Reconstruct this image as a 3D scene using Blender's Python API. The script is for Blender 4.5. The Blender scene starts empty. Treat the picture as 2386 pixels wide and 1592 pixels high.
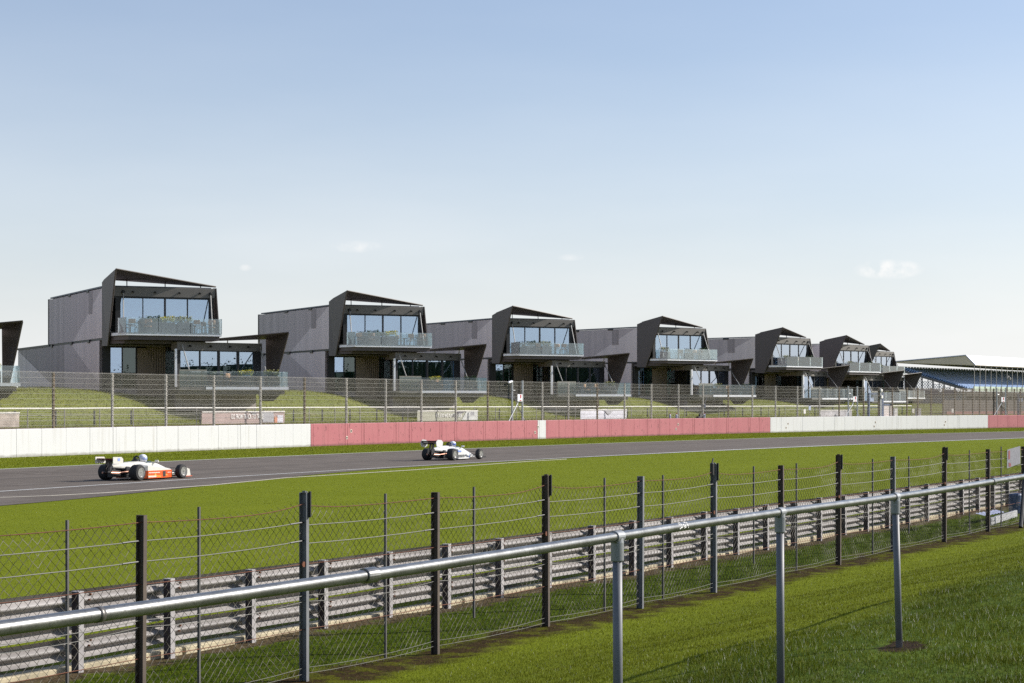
import bpy, math, random
import numpy as np
from mathutils import Vector, Matrix, noise
R = math.radians
random.seed(7); rng = np.random.default_rng(7)
sc = bpy.context.scene
col = sc.collection

# ---------------------------------------------------------------- camera
CAMZ, F, HZ, CX = 2.8, 4300.0, 940.0, 1193.0        # metres, photo pixels
cam = bpy.data.cameras.new("camera"); camo = bpy.data.objects.new("camera", cam); col.objects.link(camo)
cam.sensor_width = 36.0; cam.lens = 36.0 * F / 2386.0; cam.shift_y = (HZ - 796.0) / 2386.0
cam.clip_start = 0.1; cam.clip_end = 9000
camo.location = (0, 0, CAMZ); camo.rotation_euler = (R(90), 0, 0); sc.camera = camo

# ---------------------------------------------------------------- sky, sun, exposure
SUN_AZ, SUN_EL = 74.0, 30.0                          # degrees clockwise from +Y, elevation
W = bpy.data.worlds.new("World"); sc.world = W; W.use_nodes = True
nt = W.node_tree; nt.nodes.clear()
def N(nt, t, **k):
    n = nt.nodes.new(t)
    for a, v in k.items(): setattr(n, a, v)
    return n
sky = N(nt, 'ShaderNodeTexSky', sky_type='NISHITA', sun_disc=False)
sky.sun_elevation = R(SUN_EL); sky.sun_rotation = R(SUN_AZ)
sky.altitude = 50; sky.air_density = 1.0; sky.dust_density = 1.6; sky.ozone_density = 2.2
bg = N(nt, 'ShaderNodeBackground'); bg.inputs['Strength'].default_value = 0.096
out = N(nt, 'ShaderNodeOutputWorld')
tc = N(nt, 'ShaderNodeTexCoord')
def vmath(op, a, b=None):
    n = N(nt, 'ShaderNodeVectorMath', operation=op)
    nt.links.new(a, n.inputs[0])
    if b is not None:
        if isinstance(b, tuple): n.inputs[1].default_value = b
        else: nt.links.new(b, n.inputs[1])
    return n
def mth(nt, op, a, b=None, c=None, clamp=False):
    n = N(nt, 'ShaderNodeMath', operation=op); n.use_clamp = clamp
    for i, v in enumerate((a, b, c)):
        if v is None: continue
        if isinstance(v, (int, float)): n.inputs[i].default_value = v
        else: nt.links.new(v, n.inputs[i])
    return n.outputs[0]
# a thin veil of high cloud that thickens towards the horizon, and four small puffs of cumulus
mp = N(nt, 'ShaderNodeMapping'); mp.inputs['Scale'].default_value = (2.0, 2.0, 9.0)
mp.inputs['Rotation'].default_value = (0, R(14), 0)
nt.links.new(tc.outputs['Generated'], mp.inputs['Vector'])
nz = N(nt, 'ShaderNodeTexNoise'); nz.inputs['Scale'].default_value = 1.7; nz.inputs['Detail'].default_value = 5
nt.links.new(mp.outputs[0], nz.inputs['Vector'])
sep = N(nt, 'ShaderNodeSeparateXYZ'); nt.links.new(tc.outputs['Generated'], sep.inputs[0])
el = mth(nt, 'MAXIMUM', sep.outputs[2], 0.0)
low = mth(nt, 'POWER', mth(nt, 'SUBTRACT', 1.0, mth(nt, 'MULTIPLY', el, 2.6), clamp=True), 3.0)
veil = mth(nt, 'MULTIPLY', mth(nt, 'ADD', mth(nt, 'MULTIPLY', nz.outputs[0], 0.24), 0.20), mth(nt, 'ADD', mth(nt, 'MULTIPLY', low, 2.2), 0.35), clamp=True)
mixv = N(nt, 'ShaderNodeMixRGB'); nt.links.new(veil, mixv.inputs[0])
tint = vmath('MULTIPLY', sky.outputs[0], (.93, 1.0, 1.12)); nt.links.new(tint.outputs[0], mixv.inputs[1])
mixv.inputs[2].default_value = (8.5, 8.55, 8.65, 1)
last = mixv.outputs[0]
nz2 = N(nt, 'ShaderNodeTexNoise'); nz2.inputs['Scale'].default_value = 120; nz2.inputs['Detail'].default_value = 4
nt.links.new(tc.outputs['Generated'], nz2.inputs['Vector'])
for (x, y, sx, sy, op) in ((832, 575, 66, 15, .38), (572, 624, 16, 9, .25), (1330, 600, 34, 9, .22), (2072, 628, 82, 24, .85)):
    d = Vector(((x - CX) / F, 1, (HZ - y) / F)).normalized()
    a = vmath('SUBTRACT', tc.outputs['Generated'], (d.x, d.y, d.z))
    s = N(nt, 'ShaderNodeSeparateXYZ'); nt.links.new(a.outputs[0], s.inputs[0])
    ex = mth(nt, 'POWER', mth(nt, 'DIVIDE', mth(nt, 'ABSOLUTE', s.outputs[0]), sx / F), 2.0)
    ez = mth(nt, 'POWER', mth(nt, 'DIVIDE', mth(nt, 'ABSOLUTE', s.outputs[2]), sy / F), 2.0)
    m = mth(nt, 'SUBTRACT', 1.0, mth(nt, 'ADD', ex, ez), clamp=True)
    m = mth(nt, 'MULTIPLY', m, mth(nt, 'GREATER_THAN', s.outputs[1], -0.5))
    m = mth(nt, 'MULTIPLY', m, mth(nt, 'MULTIPLY', mth(nt, 'SUBTRACT', nz2.outputs[0], 0.36), 3.0), clamp=True)
    mx = N(nt, 'ShaderNodeMixRGB'); nt.links.new(mth(nt, 'MULTIPLY', m, op), mx.inputs[0]); nt.links.new(last, mx.inputs[1])
    mx.inputs[2].default_value = (9.0, 8.6, 8.3, 1); last = mx.outputs[0]
nt.links.new(last, bg.inputs['Color']); nt.links.new(bg.outputs[0], out.inputs['Surface'])

sun = bpy.data.lights.new("sun", 'SUN'); sun.energy = 4.8; sun.angle = R(0.5); sun.color = (1.0, 0.95, 0.87)
suno = bpy.data.objects.new("sun", sun); col.objects.link(suno)
sd = Vector((math.sin(R(SUN_AZ)) * math.cos(R(SUN_EL)), math.cos(R(SUN_AZ)) * math.cos(R(SUN_EL)), math.sin(R(SUN_EL))))
suno.rotation_euler = sd.to_track_quat('Z', 'Y').to_euler(); suno.location = sd * 80
vs = sc.view_settings; vs.view_transform = 'Standard'; vs.look = 'None'; vs.gamma = 1; vs.exposure = 0.42; vs.use_curve_mapping = False
sc.render.engine = 'CYCLES'; sc.cycles.use_denoising = False; sc.cycles.max_bounces = 8; sc.cycles.transparent_max_bounces = 24
try: sc.cycles.denoising_prefilter = 'ACCURATE'
except Exception: pass
sc.cycles.caustics_reflective = False; sc.cycles.caustics_refractive = False

# ---------------------------------------------------------------- ground frame: u runs along the near fence, w across it to the track
C60, S60 = math.cos(R(60)), math.sin(R(60))
def uw(u, w, z=0.0): return Vector((u * C60 - w * S60, u * S60 + w * C60, z))
def ray_u(x, w):                                    # where the sight line through photo column x meets the line w
    r = (x - CX) / F
    return w * (S60 + C60 * r) / (C60 - S60 * r)
class Curve:                                        # a line along the track: w as a smooth function of u
    def __init__(s, pts, deg=3):
        P = []
        for (x, y) in pts:
            Y = CAMZ * F / (y - HZ); X = (x - CX) * Y / F
            P.append((X * C60 + Y * S60, -X * S60 + Y * C60))
        P = np.array(P); s.lo, s.hi = P[0, 0], P[-1, 0]; s.c = np.polyfit(P[:, 0], P[:, 1], deg); s.d = np.polyder(s.c)
    def __call__(s, u):
        if u < s.lo: return np.polyval(s.c, s.lo) + np.polyval(s.d, s.lo) * (u - s.lo)
        if u > s.hi: return np.polyval(s.c, s.hi) + np.polyval(s.d, s.hi) * (u - s.hi)
        return float(np.polyval(s.c, u))
    def slope(s, u): return float(np.polyval(s.d, min(max(u, s.lo), s.hi)))
    def at_px(s, x, off=0.0):
        lo, hi = 10.0, 600.0
        def f(u):
            p = uw(u, s(u) + off); return p.x / p.y - (x - CX) / F
        for _ in range(60):
            m = (lo + hi) / 2
            if f(m) < 0: lo = m
            else: hi = m
        return (lo + hi) / 2
    def pt(s, u, off=0.0, z=0.0):                   # a point off metres further out, square to the line
        k = s.slope(u); n = math.sqrt(1 + k * k)
        return uw(u - off * k / n, s(u) + off / n, z)
    def yaw(s, u): return R(60) + math.atan(s.slope(u))
wallC = Curve([(0, 1067), (700, 1042), (1200, 1024.5), (1790, 1008.5), (2300, 998), (2386, 996.5)])
farC = Curve([(0, 1094.4), (700, 1062.3), (1300, 1037.8), (1900, 1018), (2386, 1005.7)])
nearC = Curve([(0, 1146.5), (700, 1102), (1300, 1069), (1900, 1040), (2386, 1021)])

# ---------------------------------------------------------------- materials
MATS = {}
def M(name, c, rough=.6, metal=0., var=.12, scale=2.5, bump=0., bscale=30., spec=.5, c2=None, stretch=None, **k):
    if name in MATS: return MATS[name]
    m = bpy.data.materials.new(name); m.use_nodes = True; MATS[name] = m
    t = m.node_tree; b = t.nodes['Principled BSDF']
    co = N(t, 'ShaderNodeTexCoord'); v = co.outputs['Object']
    if stretch:
        mpn = N(t, 'ShaderNodeMapping'); mpn.inputs['Scale'].default_value = stretch; t.links.new(v, mpn.inputs[0]); v = mpn.outputs[0]
    n = N(t, 'ShaderNodeTexNoise'); n.inputs['Scale'].default_value = scale; n.inputs['Detail'].default_value = 6
    n.inputs['Roughness'].default_value = .62; t.links.new(v, n.inputs['Vector'])
    r = N(t, 'ShaderNodeValToRGB'); t.links.new(n.outputs[0], r.inputs[0])
    r.color_ramp.elements[0].position = .3; r.color_ramp.elements[1].position = .7
    c2 = c2 or c
    r.color_ramp.elements[0].color = tuple(x * (1 - var) for x in c) + (1,)
    r.color_ramp.elements[1].color = tuple(min(1, x * (1 + var)) for x in c2) + (1,)
    t.links.new(r.outputs[0], b.inputs['Base Color'])
    b.inputs['Roughness'].default_value = rough; b.inputs['Metallic'].default_value = metal
    b.inputs['Specular IOR Level'].default_value = spec
    if bump:
        n2 = N(t, 'ShaderNodeTexNoise'); n2.inputs['Scale'].default_value = bscale; n2.inputs['Detail'].default_value = 4
        t.links.new(v, n2.inputs['Vector'])
        bp = N(t, 'ShaderNodeBump'); bp.inputs['Strength'].default_value = bump; bp.inputs['Distance'].default_value = .02
        t.links.new(n2.outputs[0], bp.inputs['Height']); t.links.new(bp.outputs[0], b.inputs['Normal'])
    return m
def mix_noise(t, v, scale, lo, hi, ca, cb, detail=6, rough=.6):
    n = N(t, 'ShaderNodeTexNoise'); n.inputs['Scale'].default_value = scale; n.inputs['Detail'].default_value = detail
    n.inputs['Roughness'].default_value = rough; t.links.new(v, n.inputs['Vector'])
    mr = N(t, 'ShaderNodeMapRange'); mr.inputs[1].default_value = lo; mr.inputs[2].default_value = hi; t.links.new(n.outputs[0], mr.inputs[0])
    mx = N(t, 'ShaderNodeMixRGB'); t.links.new(mr.outputs[0], mx.inputs[0])
    for i, c in ((1, ca), (2, cb)):
        if isinstance(c, tuple): mx.inputs[i].default_value = c + (1,)
        else: t.links.new(c, mx.inputs[i])
    return mx.outputs[0], mr.outputs[0]
def mixc(t, f, ca, cb):
    mx = N(t, 'ShaderNodeMixRGB'); t.links.new(f, mx.inputs[0])
    for i, c in ((1, ca), (2, cb)):
        if isinstance(c, tuple): mx.inputs[i].default_value = c + (1,)
        else: t.links.new(c, mx.inputs[i])
    return mx.outputs[0]
def band(t, v, a, b, e):                            # 1 between a and b, soft edges of width e
    m1 = N(t, 'ShaderNodeMapRange'); m1.inputs[1].default_value = a - e; m1.inputs[2].default_value = a + e; t.links.new(v, m1.inputs[0])
    m2 = N(t, 'ShaderNodeMapRange'); m2.inputs[1].default_value = b + e; m2.inputs[2].default_value = b - e; t.links.new(v, m2.inputs[0])
    return mth(t, 'MULTIPLY', m1.outputs[0], m2.outputs[0])

GR_A, GR_B, GR_C = (.112, .138, .006), (.156, .180, .009), (.088, .112, .005)
def grass_ground(name, near=False, rough_patch=False):
    m = bpy.data.materials.new(name); m.use_nodes = True; MATS[name] = m
    t = m.node_tree; b = t.nodes['Principled BSDF']; v = N(t, 'ShaderNodeTexCoord').outputs['Object']
    c, _ = mix_noise(t, v, .35, .35, .68, GR_A, GR_B)
    c2, _ = mix_noise(t, v, 7., .35, .7, c, GR_C)
    c3, f = mix_noise(t, v, 60., .3, .75, c2, (.175, .205, .014), detail=3)
    c4 = c3
    if near:
        s = N(t, 'ShaderNodeSeparateXYZ'); t.links.new(v, s.inputs[0])
        n = N(t, 'ShaderNodeTexNoise'); n.inputs['Scale'].default_value = 2.2; n.inputs['Detail'].default_value = 8; t.links.new(v, n.inputs['Vector'])
        wv = mth(t, 'ADD', s.outputs[1], mth(t, 'MULTIPLY', mth(t, 'SUBTRACT', n.outputs[0], .5), 1.3))
        dirt, _ = mix_noise(t, v, 11., .35, .65, (.022, .014, .006), (.055, .036, .014)); dirt, _ = mix_noise(t, v, 3.1, .5, .58, dirt, (.070, .070, .006), detail=9)
        c4 = mixc(t, band(t, wv, 10.66, 11.46, .20), c4, dirt)
        dirt2, _ = mix_noise(t, v, 14., .35, .65, (.05, .035, .018), (.12, .09, .05))
        c4 = mixc(t, band(t, wv, 13.05, 14.1, .10), c4, dirt2)
        # coarse darker green sward near the pipe rail
        c4 = mixc(t, band(t, wv, 11.5, 13.1, .12), c4, mix_noise(t, v, 6., .4, .6, (.045, .075, .004), (.085, .115, .006))[0])
        c4 = mixc(t, mth(t, 'MULTIPLY', band(t, wv, -6, 5.7, .5), .85), c4, mix_noise(t, v, 5., .4, .6, (.030, .060, .010), (.070, .105, .015))[0])
        for (pu, pw, ra) in WORN:
            dx = mth(t, 'SUBTRACT', s.outputs[0], pu); dy = mth(t, 'SUBTRACT', s.outputs[1], pw)
            d = mth(t, 'SQRT', mth(t, 'ADD', mth(t, 'MULTIPLY', dx, dx), mth(t, 'MULTIPLY', mth(t, 'MULTIPLY', dy, dy), 3.0)))
            d = mth(t, 'ADD', d, mth(t, 'MULTIPLY', mth(t, 'SUBTRACT', n.outputs[0], .5), 1.1))
            mr = N(t, 'ShaderNodeMapRange'); mr.inputs[1].default_value = ra; mr.inputs[2].default_value = ra * .7; t.links.new(d, mr.inputs[0])
            c4 = mixc(t, mr.outputs[0], c4, mix_noise(t, v, 24., .4, .6, (.014, .009, .005), (.045, .028, .016))[0])
    t.links.new(c4, b.inputs['Base Color']); b.inputs['Roughness'].default_value = .9; b.inputs['Specular IOR Level'].default_value = .04
    n2 = N(t, 'ShaderNodeTexNoise'); n2.inputs['Scale'].default_value = 28; n2.inputs['Detail'].default_value = 5; t.links.new(v, n2.inputs['Vector'])
    bp = N(t, 'ShaderNodeBump'); bp.inputs['Strength'].default_value = .6; bp.inputs['Distance'].default_value = .03
    t.links.new(n2.outputs[0], bp.inputs['Height']); t.links.new(bp.outputs[0], b.inputs['Normal'])
    return m
def blade_mat(name, cols, trans=.3):
    m = bpy.data.materials.new(name); m.use_nodes = True; MATS[name] = m
    t = m.node_tree; b = t.nodes['Principled BSDF']; o = t.nodes['Material Output']
    g = N(t, 'ShaderNodeNewGeometry'); r = N(t, 'ShaderNodeValToRGB'); t.links.new(g.outputs['Random Per Island'], r.inputs[0])
    r.color_ramp.elements.remove(r.color_ramp.elements[1])
    r.color_ramp.elements[0].color = cols[0][1] + (1,); r.color_ramp.elements[0].position = cols[0][0]
    for p, c in cols[1:]:
        e = r.color_ramp.elements.new(p); e.color = c + (1,)
    v = N(t, 'ShaderNodeTexCoord').outputs['Object']
    n = N(t, 'ShaderNodeTexNoise'); n.inputs['Scale'].default_value = .45; n.inputs['Detail'].default_value = 4; t.links.new(v, n.inputs['Vector'])
    mr = N(t, 'ShaderNodeMapRange'); mr.inputs[1].default_value = .3; mr.inputs[2].default_value = .7; mr.inputs[3].default_value = .72; mr.inputs[4].default_value = 1.15
    t.links.new(n.outputs[0], mr.inputs[0])
    st = N(t, 'ShaderNodeVectorMath', operation='MULTIPLY'); st.inputs[1].default_value = (.07, .9, 1); t.links.new(v, st.inputs[0])
    nb = N(t, 'ShaderNodeTexNoise'); nb.inputs['Scale'].default_value = 1.0; nb.inputs['Detail'].default_value = 3; t.links.new(st.outputs[0], nb.inputs['Vector'])
    mb = N(t, 'ShaderNodeMapRange'); mb.inputs[1].default_value = .35; mb.inputs[2].default_value = .65; mb.inputs[3].default_value = .82; mb.inputs[4].default_value = 1.14; t.links.new(nb.outputs[0], mb.inputs[0])
    np_ = N(t, 'ShaderNodeTexNoise'); np_.inputs['Scale'].default_value = .8; np_.inputs['Detail'].default_value = 7; t.links.new(v, np_.inputs['Vector'])
    md = N(t, 'ShaderNodeMapRange'); md.inputs[1].default_value = .60; md.inputs[2].default_value = .72; md.inputs[4].default_value = .55; t.links.new(np_.outputs[0], md.inputs[0])
    rr_ = mixc(t, md.outputs[0], r.outputs[0], (cols[1][1][0] * 1.25, cols[1][1][1] * 1.02, cols[1][1][2] * 2.5))
    sc_ = N(t, 'ShaderNodeVectorMath', operation='SCALE'); t.links.new(rr_, sc_.inputs[0]); t.links.new(mth(t, 'MULTIPLY', mr.outputs[0], mb.outputs[0]), sc_.inputs['Scale'])
    t.links.new(sc_.outputs[0], b.inputs['Base Color']); b.inputs['Roughness'].default_value = .5; b.inputs['Specular IOR Level'].default_value = .10
    tr = N(t, 'ShaderNodeBsdfTranslucent'); t.links.new(sc_.outputs[0], tr.inputs[0])
    mx = N(t, 'ShaderNodeMixShader'); mx.inputs[0].default_value = trans
    t.links.new(b.outputs[0], mx.inputs[1]); t.links.new(tr.outputs[0], mx.inputs[2]); t.links.new(mx.outputs[0], o.inputs[0])
    return m
def glass_mat(name, tint, refl, diff=0.0, dcol=(.6, .8, .8), rc=(.93, .97, 1)):
    m = bpy.data.materials.new(name); m.use_nodes = True; MATS[name] = m
    t = m.node_tree; t.nodes.clear(); o = N(t, 'ShaderNodeOutputMaterial')
    tr = N(t, 'ShaderNodeBsdfTransparent'); tr.inputs[0].default_value = tint + (1,)
    gl = N(t, 'ShaderNodeBsdfGlossy'); gl.inputs['Roughness'].default_value = 0.0; gl.inputs[0].default_value = rc + (1,)
    fr = N(t, 'ShaderNodeFresnel'); fr.inputs[0].default_value = 1.5
    f = mth(t, 'ADD', fr.outputs[0], refl, clamp=True)
    mx = N(t, 'ShaderNodeMixShader'); t.links.new(f, mx.inputs[0]); t.links.new(tr.outputs[0], mx.inputs[1]); t.links.new(gl.outputs[0], mx.inputs[2])
    s = mx.outputs[0]
    if diff:
        d = N(t, 'ShaderNodeBsdfDiffuse'); d.inputs[0].default_value = dcol + (1,)
        m2 = N(t, 'ShaderNodeMixShader'); m2.inputs[0].default_value = diff; t.links.new(s, m2.inputs[1]); t.links.new(d.outputs[0], m2.inputs[2]); s = m2.outputs[0]
    t.links.new(s, o.inputs[0]); return m
def mesh_mat(name, c, p, q, wdt, rough=.5, metal=.6):          # woven wire, cut out of a thin sheet by its UV in metres
    m = bpy.data.materials.new(name); m.use_nodes = True; MATS[name] = m
    t = m.node_tree; b = t.nodes['Principled BSDF']; o = t.nodes['Material Output']
    b.inputs['Base Color'].default_value = c + (1,); b.inputs['Roughness'].default_value = rough; b.inputs['Metallic'].default_value = metal
    uvn = N(t, 'ShaderNodeUVMap'); uvn.uv_map = 'UVMap'; s = N(t, 'ShaderNodeSeparateXYZ'); t.links.new(uvn.outputs[0], s.inputs[0])
    a = mth(t, 'DIVIDE', s.outputs[0], p); bb = mth(t, 'DIVIDE', s.outputs[1], q)
    L = wdt / (p * q / math.sqrt(p * p + q * q))                   # wire width as a share of the repeat
    l1 = mth(t, 'LESS_THAN', mth(t, 'FRACT', mth(t, 'ADD', a, bb)), L); l2 = mth(t, 'LESS_THAN', mth(t, 'FRACT', mth(t, 'SUBTRACT', a, bb)), L)
    al = mth(t, 'MAXIMUM', l1, l2)
    tr = N(t, 'ShaderNodeBsdfTransparent'); mx = N(t, 'ShaderNodeMixShader'); t.links.new(al, mx.inputs[0])
    t.links.new(tr.outputs[0], mx.inputs[1]); t.links.new(b.outputs[0], mx.inputs[2]); t.links.new(mx.outputs[0], o.inputs[0])
    return m

# ---------------------------------------------------------------- mesh builder and scene helpers
class MB:
    def __init__(s): s.v = []; s.f = []; s.m = []; s.uv = None
    def add(s, vs, fs, mi=0):
        o = len(s.v); s.v.extend([tuple(x) for x in vs])
        for f in fs: s.f.append(tuple(i + o for i in f)); s.m.append(mi)
        return s
    def hexa(s, p, mi=0):                            # 8 points: bottom loop then top loop
        return s.add(p, [(3, 2, 1, 0), (4, 5, 6, 7), (0, 1, 5, 4), (1, 2, 6, 5), (2, 3, 7, 6), (3, 0, 4, 7)], mi)
    def box(s, x0, x1, y0, y1, z0, z1, mi=0):
        return s.hexa([(x0, y0, z0), (x1, y0, z0), (x1, y1, z0), (x0, y1, z0), (x0, y0, z1), (x1, y0, z1), (x1, y1, z1), (x0, y1, z1)], mi)
    def bbox(s, x0, x1, y0, y1, z0, z1, b=.01, mi=0):  # upright box with bevelled vertical and top edges
        lp = lambda i, z: [(x0 + i + b, y0 + i, z), (x1 - i - b, y0 + i, z), (x1 - i, y0 + i + b, z), (x1 - i, y1 - i - b, z), (x1 - i - b, y1 - i, z), (x0 + i + b, y1 - i, z), (x0 + i, y1 - i - b, z), (x0 + i, y0 + i + b, z)]
        return s.loft([lp(0, z0), lp(0, z1 - b), lp(b, z1)], mi)
    def loft(s, loops, mi=0, caps=True, closed=True):
        n = len(loops[0]); vs = [p for l in loops for p in l]; fs = []
        for k in range(len(loops) - 1):
            for i in range(n if closed else n - 1):
                j = (i + 1) % n; fs.append((k * n + i, k * n + j, (k + 1) * n + j, (k + 1) * n + i))
        if caps and closed: fs.append(tuple(range(n - 1, -1, -1))); fs.append(tuple((len(loops) - 1) * n + i for i in range(n)))
        return s.add(vs, fs, mi)
    def prism(s, poly, z0, z1, mi=0):
        return s.loft([[(p[0], p[1], z0) for p in poly], [(p[0], p[1], z1) for p in poly]], mi)
    def plate(s, poly, th, mi=0):                    # a flat 3D polygon given a thickness on both sides
        P = [Vector(p) for p in poly]; n = (P[1] - P[0]).cross(P[2] - P[0]).normalized() * th / 2
        return s.loft([[p - n for p in P], [p + n for p in P]], mi)
    def tube(s, pts, r, n=8, mi=0, caps=True, r2=None):
        P = [Vector(p) for p in pts]; loops = []
        for i, p in enumerate(P):
            d = (P[min(i + 1, len(P) - 1)] - P[max(i - 1, 0)]).normalized()
            a = d.cross(Vector((0, 0, 1)));
            if a.length < 1e-3: a = d.cross(Vector((0, 1, 0)))
            a.normalize(); b = d.cross(a)
            rr = r if r2 is None else r + (r2 - r) * i / (len(P) - 1)
            loops.append([p + a * rr * math.cos(6.28318 * k / n) + b * rr * math.sin(6.28318 * k / n) for k in range(n)])
        return s.loft(loops, mi, caps)
    def lathe(s, prof, c, axis=(0, 0, 1), n=20, mi=0):   # prof: (radius, height) along axis
        ax = Vector(axis).normalized(); a = ax.cross(Vector((0, 0, 1)))
        if a.length < 1e-3: a = Vector((1, 0, 0))
        a.normalize(); b = ax.cross(a); c = Vector(c)
        return s.loft([[c + ax * h + (a * math.cos(6.28318 * k / n) + b * math.sin(6.28318 * k / n)) * max(r, .001) for k in range(n)] for r, h in prof], mi)
    def leaves(s, c, rad, n, size, mi=0, shape=None):
        for _ in range(n):
            while True:
                q = Vector((random.uniform(-1, 1), random.uniform(-1, 1), random.uniform(-1, 1)))
                if q.length <= 1: break
            p = Vector((c[0] + q.x * rad[0], c[1] + q.y * rad[1], c[2] + q.z * rad[2]))
            d = Vector((random.gauss(0, 1), random.gauss(0, 1), random.gauss(.5, 1))).normalized(); e = d.orthogonal().normalized()
            e = (e * math.cos(random.random() * 6.28) + d.cross(e) * math.sin(random.random() * 6.28)); z = size * random.uniform(.6, 1.3)
            g = d.cross(e)
            s.add([p - e * z * .5, p + g * z * .28, p + e * z * .5, p - g * z * .28], [(0, 1, 2, 3)], mi)
        return s
    def build(s, name, mats, parent=None, smooth=False, flip=True):
        me = bpy.data.meshes.new(name); me.from_pydata(s.v, [], s.f)
        for m in (mats if isinstance(mats, (list, tuple)) else [mats]): me.materials.append(m)
        me.polygons.foreach_set('material_index', s.m)
        if s.uv is not None:
            l = me.uv_layers.new(name='UVMap'); l.data.foreach_set('uv', np.array([s.uv[i] for f in s.f for i in f], dtype=np.float32).ravel())
        if flip and len(s.f) < 60000:
            import bmesh
            bm = bmesh.new(); bm.from_mesh(me); bmesh.ops.recalc_face_normals(bm, faces=bm.faces); bm.to_mesh(me); bm.free()
        if smooth: me.polygons.foreach_set('use_smooth', [True] * len(me.polygons))
        me.update(); o = bpy.data.objects.new(name, me); col.objects.link(o)
        if parent is not None: o.parent = parent
        return o
def pieces(m):                                      # the separate pieces of a builder, each a builder of its own
    par = list(range(len(m.v)))
    def fd(a):
        while par[a] != a: par[a] = par[par[a]]; a = par[a]
        return a
    for f in m.f:
        r0 = fd(f[0])
        for i in f[1:]: par[fd(i)] = r0
    out_ = {}
    for f, mi in zip(m.f, m.m):
        k = fd(f[0]); q = out_.setdefault(k, (MB(), {})); b_, mp_ = q
        for i in f:
            if i not in mp_: mp_[i] = len(b_.v); b_.v.append(m.v[i])
        b_.f.append(tuple(mp_[i] for i in f)); b_.m.append(mi)
    return [q[0] for q in out_.values()]
def split_build(m, name, mats, parent=None, smooth=False, flip=True):
    mats = mats if isinstance(mats, (list, tuple)) else [mats]; r = []
    for b_ in pieces(m):
        mm = mats[b_.m[0]]; b_.m = [0] * len(b_.m); r.append(b_.build(name, mm, parent, smooth, flip))
    return r
def empty(name, loc=(0, 0, 0), rz=0.0):
    o = bpy.data.objects.new(name, None); col.objects.link(o); o.location = loc; o.rotation_euler = (0, 0, rz); o.empty_display_size = .2; return o
def tag(o, label=None, cat=None, group=None, kind=None):
    for k, v in (('label', label), ('category', cat), ('group', group), ('kind', kind)):
        if v: o[k] = v
    return o

def copy_tree(o, parent=None, index=None):
    if index is None:
        index = {}
        for c in bpy.data.objects:
            if c.parent: index.setdefault(c.parent.name, []).append(c)
    c = o.copy(); col.objects.link(c); c.parent = parent
    for ch in index.get(o.name, []): copy_tree(ch, c, index)
    return c
def text_mesh(name, s, height, width, mat, parent, loc, rot):
    cu = bpy.data.curves.new(name, 'FONT'); cu.body = s; cu.size = 1; cu.extrude = .01; cu.align_x = 'LEFT'; cu.offset = .012
    t = bpy.data.objects.new(name, cu); col.objects.link(t)
    dg = bpy.context.evaluated_depsgraph_get(); me = bpy.data.meshes.new_from_object(t.evaluated_get(dg))
    col.objects.unlink(t); bpy.data.objects.remove(t)
    xs = [v.co.x for v in me.vertices]; ys = [v.co.y for v in me.vertices]
    sx = width / (max(xs) - min(xs)); sy = height / (max(ys) - min(ys)); x0, y0 = min(xs), min(ys)
    for v in me.vertices: v.co.x = (v.co.x - x0) * sx; v.co.y = (v.co.y - y0) * sy; v.co.z *= .3
    me.materials.clear(); me.materials.append(mat)
    o = bpy.data.objects.new(name, me); col.objects.link(o); o.parent = parent; o.location = loc; o.rotation_euler = rot; return o

# ---------------------------------------------------------------- terrain
def sst(x): x = min(max(x, 0.0), 1.0); return x * x * (3 - 2 * x)
def bank_z(w):                                       # the spectators' bank: level with the track at the fence, 1.2 m up at the camera
    return 1.0 * sst((10.9 - w) / 6.9) ** 1.0 + .2 * sst((4.3 - w) / 5)
BW = 4.25                                            # the pipe rail's line
def pipe_w(u): return 4.13 + .022 * (u - 4.06)
PIPE_U = []
for x in (1438.5, 1817.5, 2086.5):
    u = ray_u(x, 4.3)
    for _ in range(3): u = ray_u(x, pipe_w(u))
    PIPE_U.append(u)
WORN = [(PIPE_U[2], pipe_w(PIPE_U[2]), .34), (PIPE_U[1], pipe_w(PIPE_U[1]), .36), (PIPE_U[0], pipe_w(PIPE_U[0]), .35), (PIPE_U[2] + 1.9, 2.9, .25)]
def gz_noise(u, w):
    k = sst((w + 3) / 3) * sst((16 - w) / 2)
    return k * (.05 * (noise.noise(Vector((u * .35, w * .5, 0)))) + .018 * noise.noise(Vector((u * 1.7, w * 1.7, 3)))) + \
        k * sst((4.6 - w) / 1.5) * .05 * noise.noise(Vector((u * 1.1, w * 1.1, 9)))
def frange(a, b, s):
    n = int(round((b - a) / s)); return [a + (b - a) * i / n for i in range(n + 1)]
us = [-7000, -2000, -500, -120, -40, -10] + frange(0, 50, .25) + frange(52, 130, 3) + [150, 200, 300, 500, 1000, 2500, 7000]
ws = [-7000, -2000, -400, -100, -30, -10, -4] + frange(-3, 15, .2) + frange(17, 60, 4) + [80, 150, 400, 1000, 2500, 7000]
gm = MB()
for w in ws:
    for u in us:
        gm.v.append((u, w, (bank_z(w) if w > -200 else 1.2) + (gz_noise(u, w) if 0 <= u <= 50 else 0)))
nu = len(us)
for j in range(len(ws) - 1):
    for i in range(nu - 1):
        a = j * nu + i; gm.f.append((a, a + 1, a + nu + 1, a + nu)); gm.m.append(0)
ground = gm.build('ground', grass_ground('grass ground', near=True), smooth=True, flip=False)
ground.rotation_euler = (0, 0, R(60)); tag(ground, kind='structure')
class GI:                                            # height of the near ground under a point (with its unevenness)
    @staticmethod
    def z(u, w): return bank_z(w) + (gz_noise(u, w) if 0 <= u <= 50 else 0)

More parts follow.
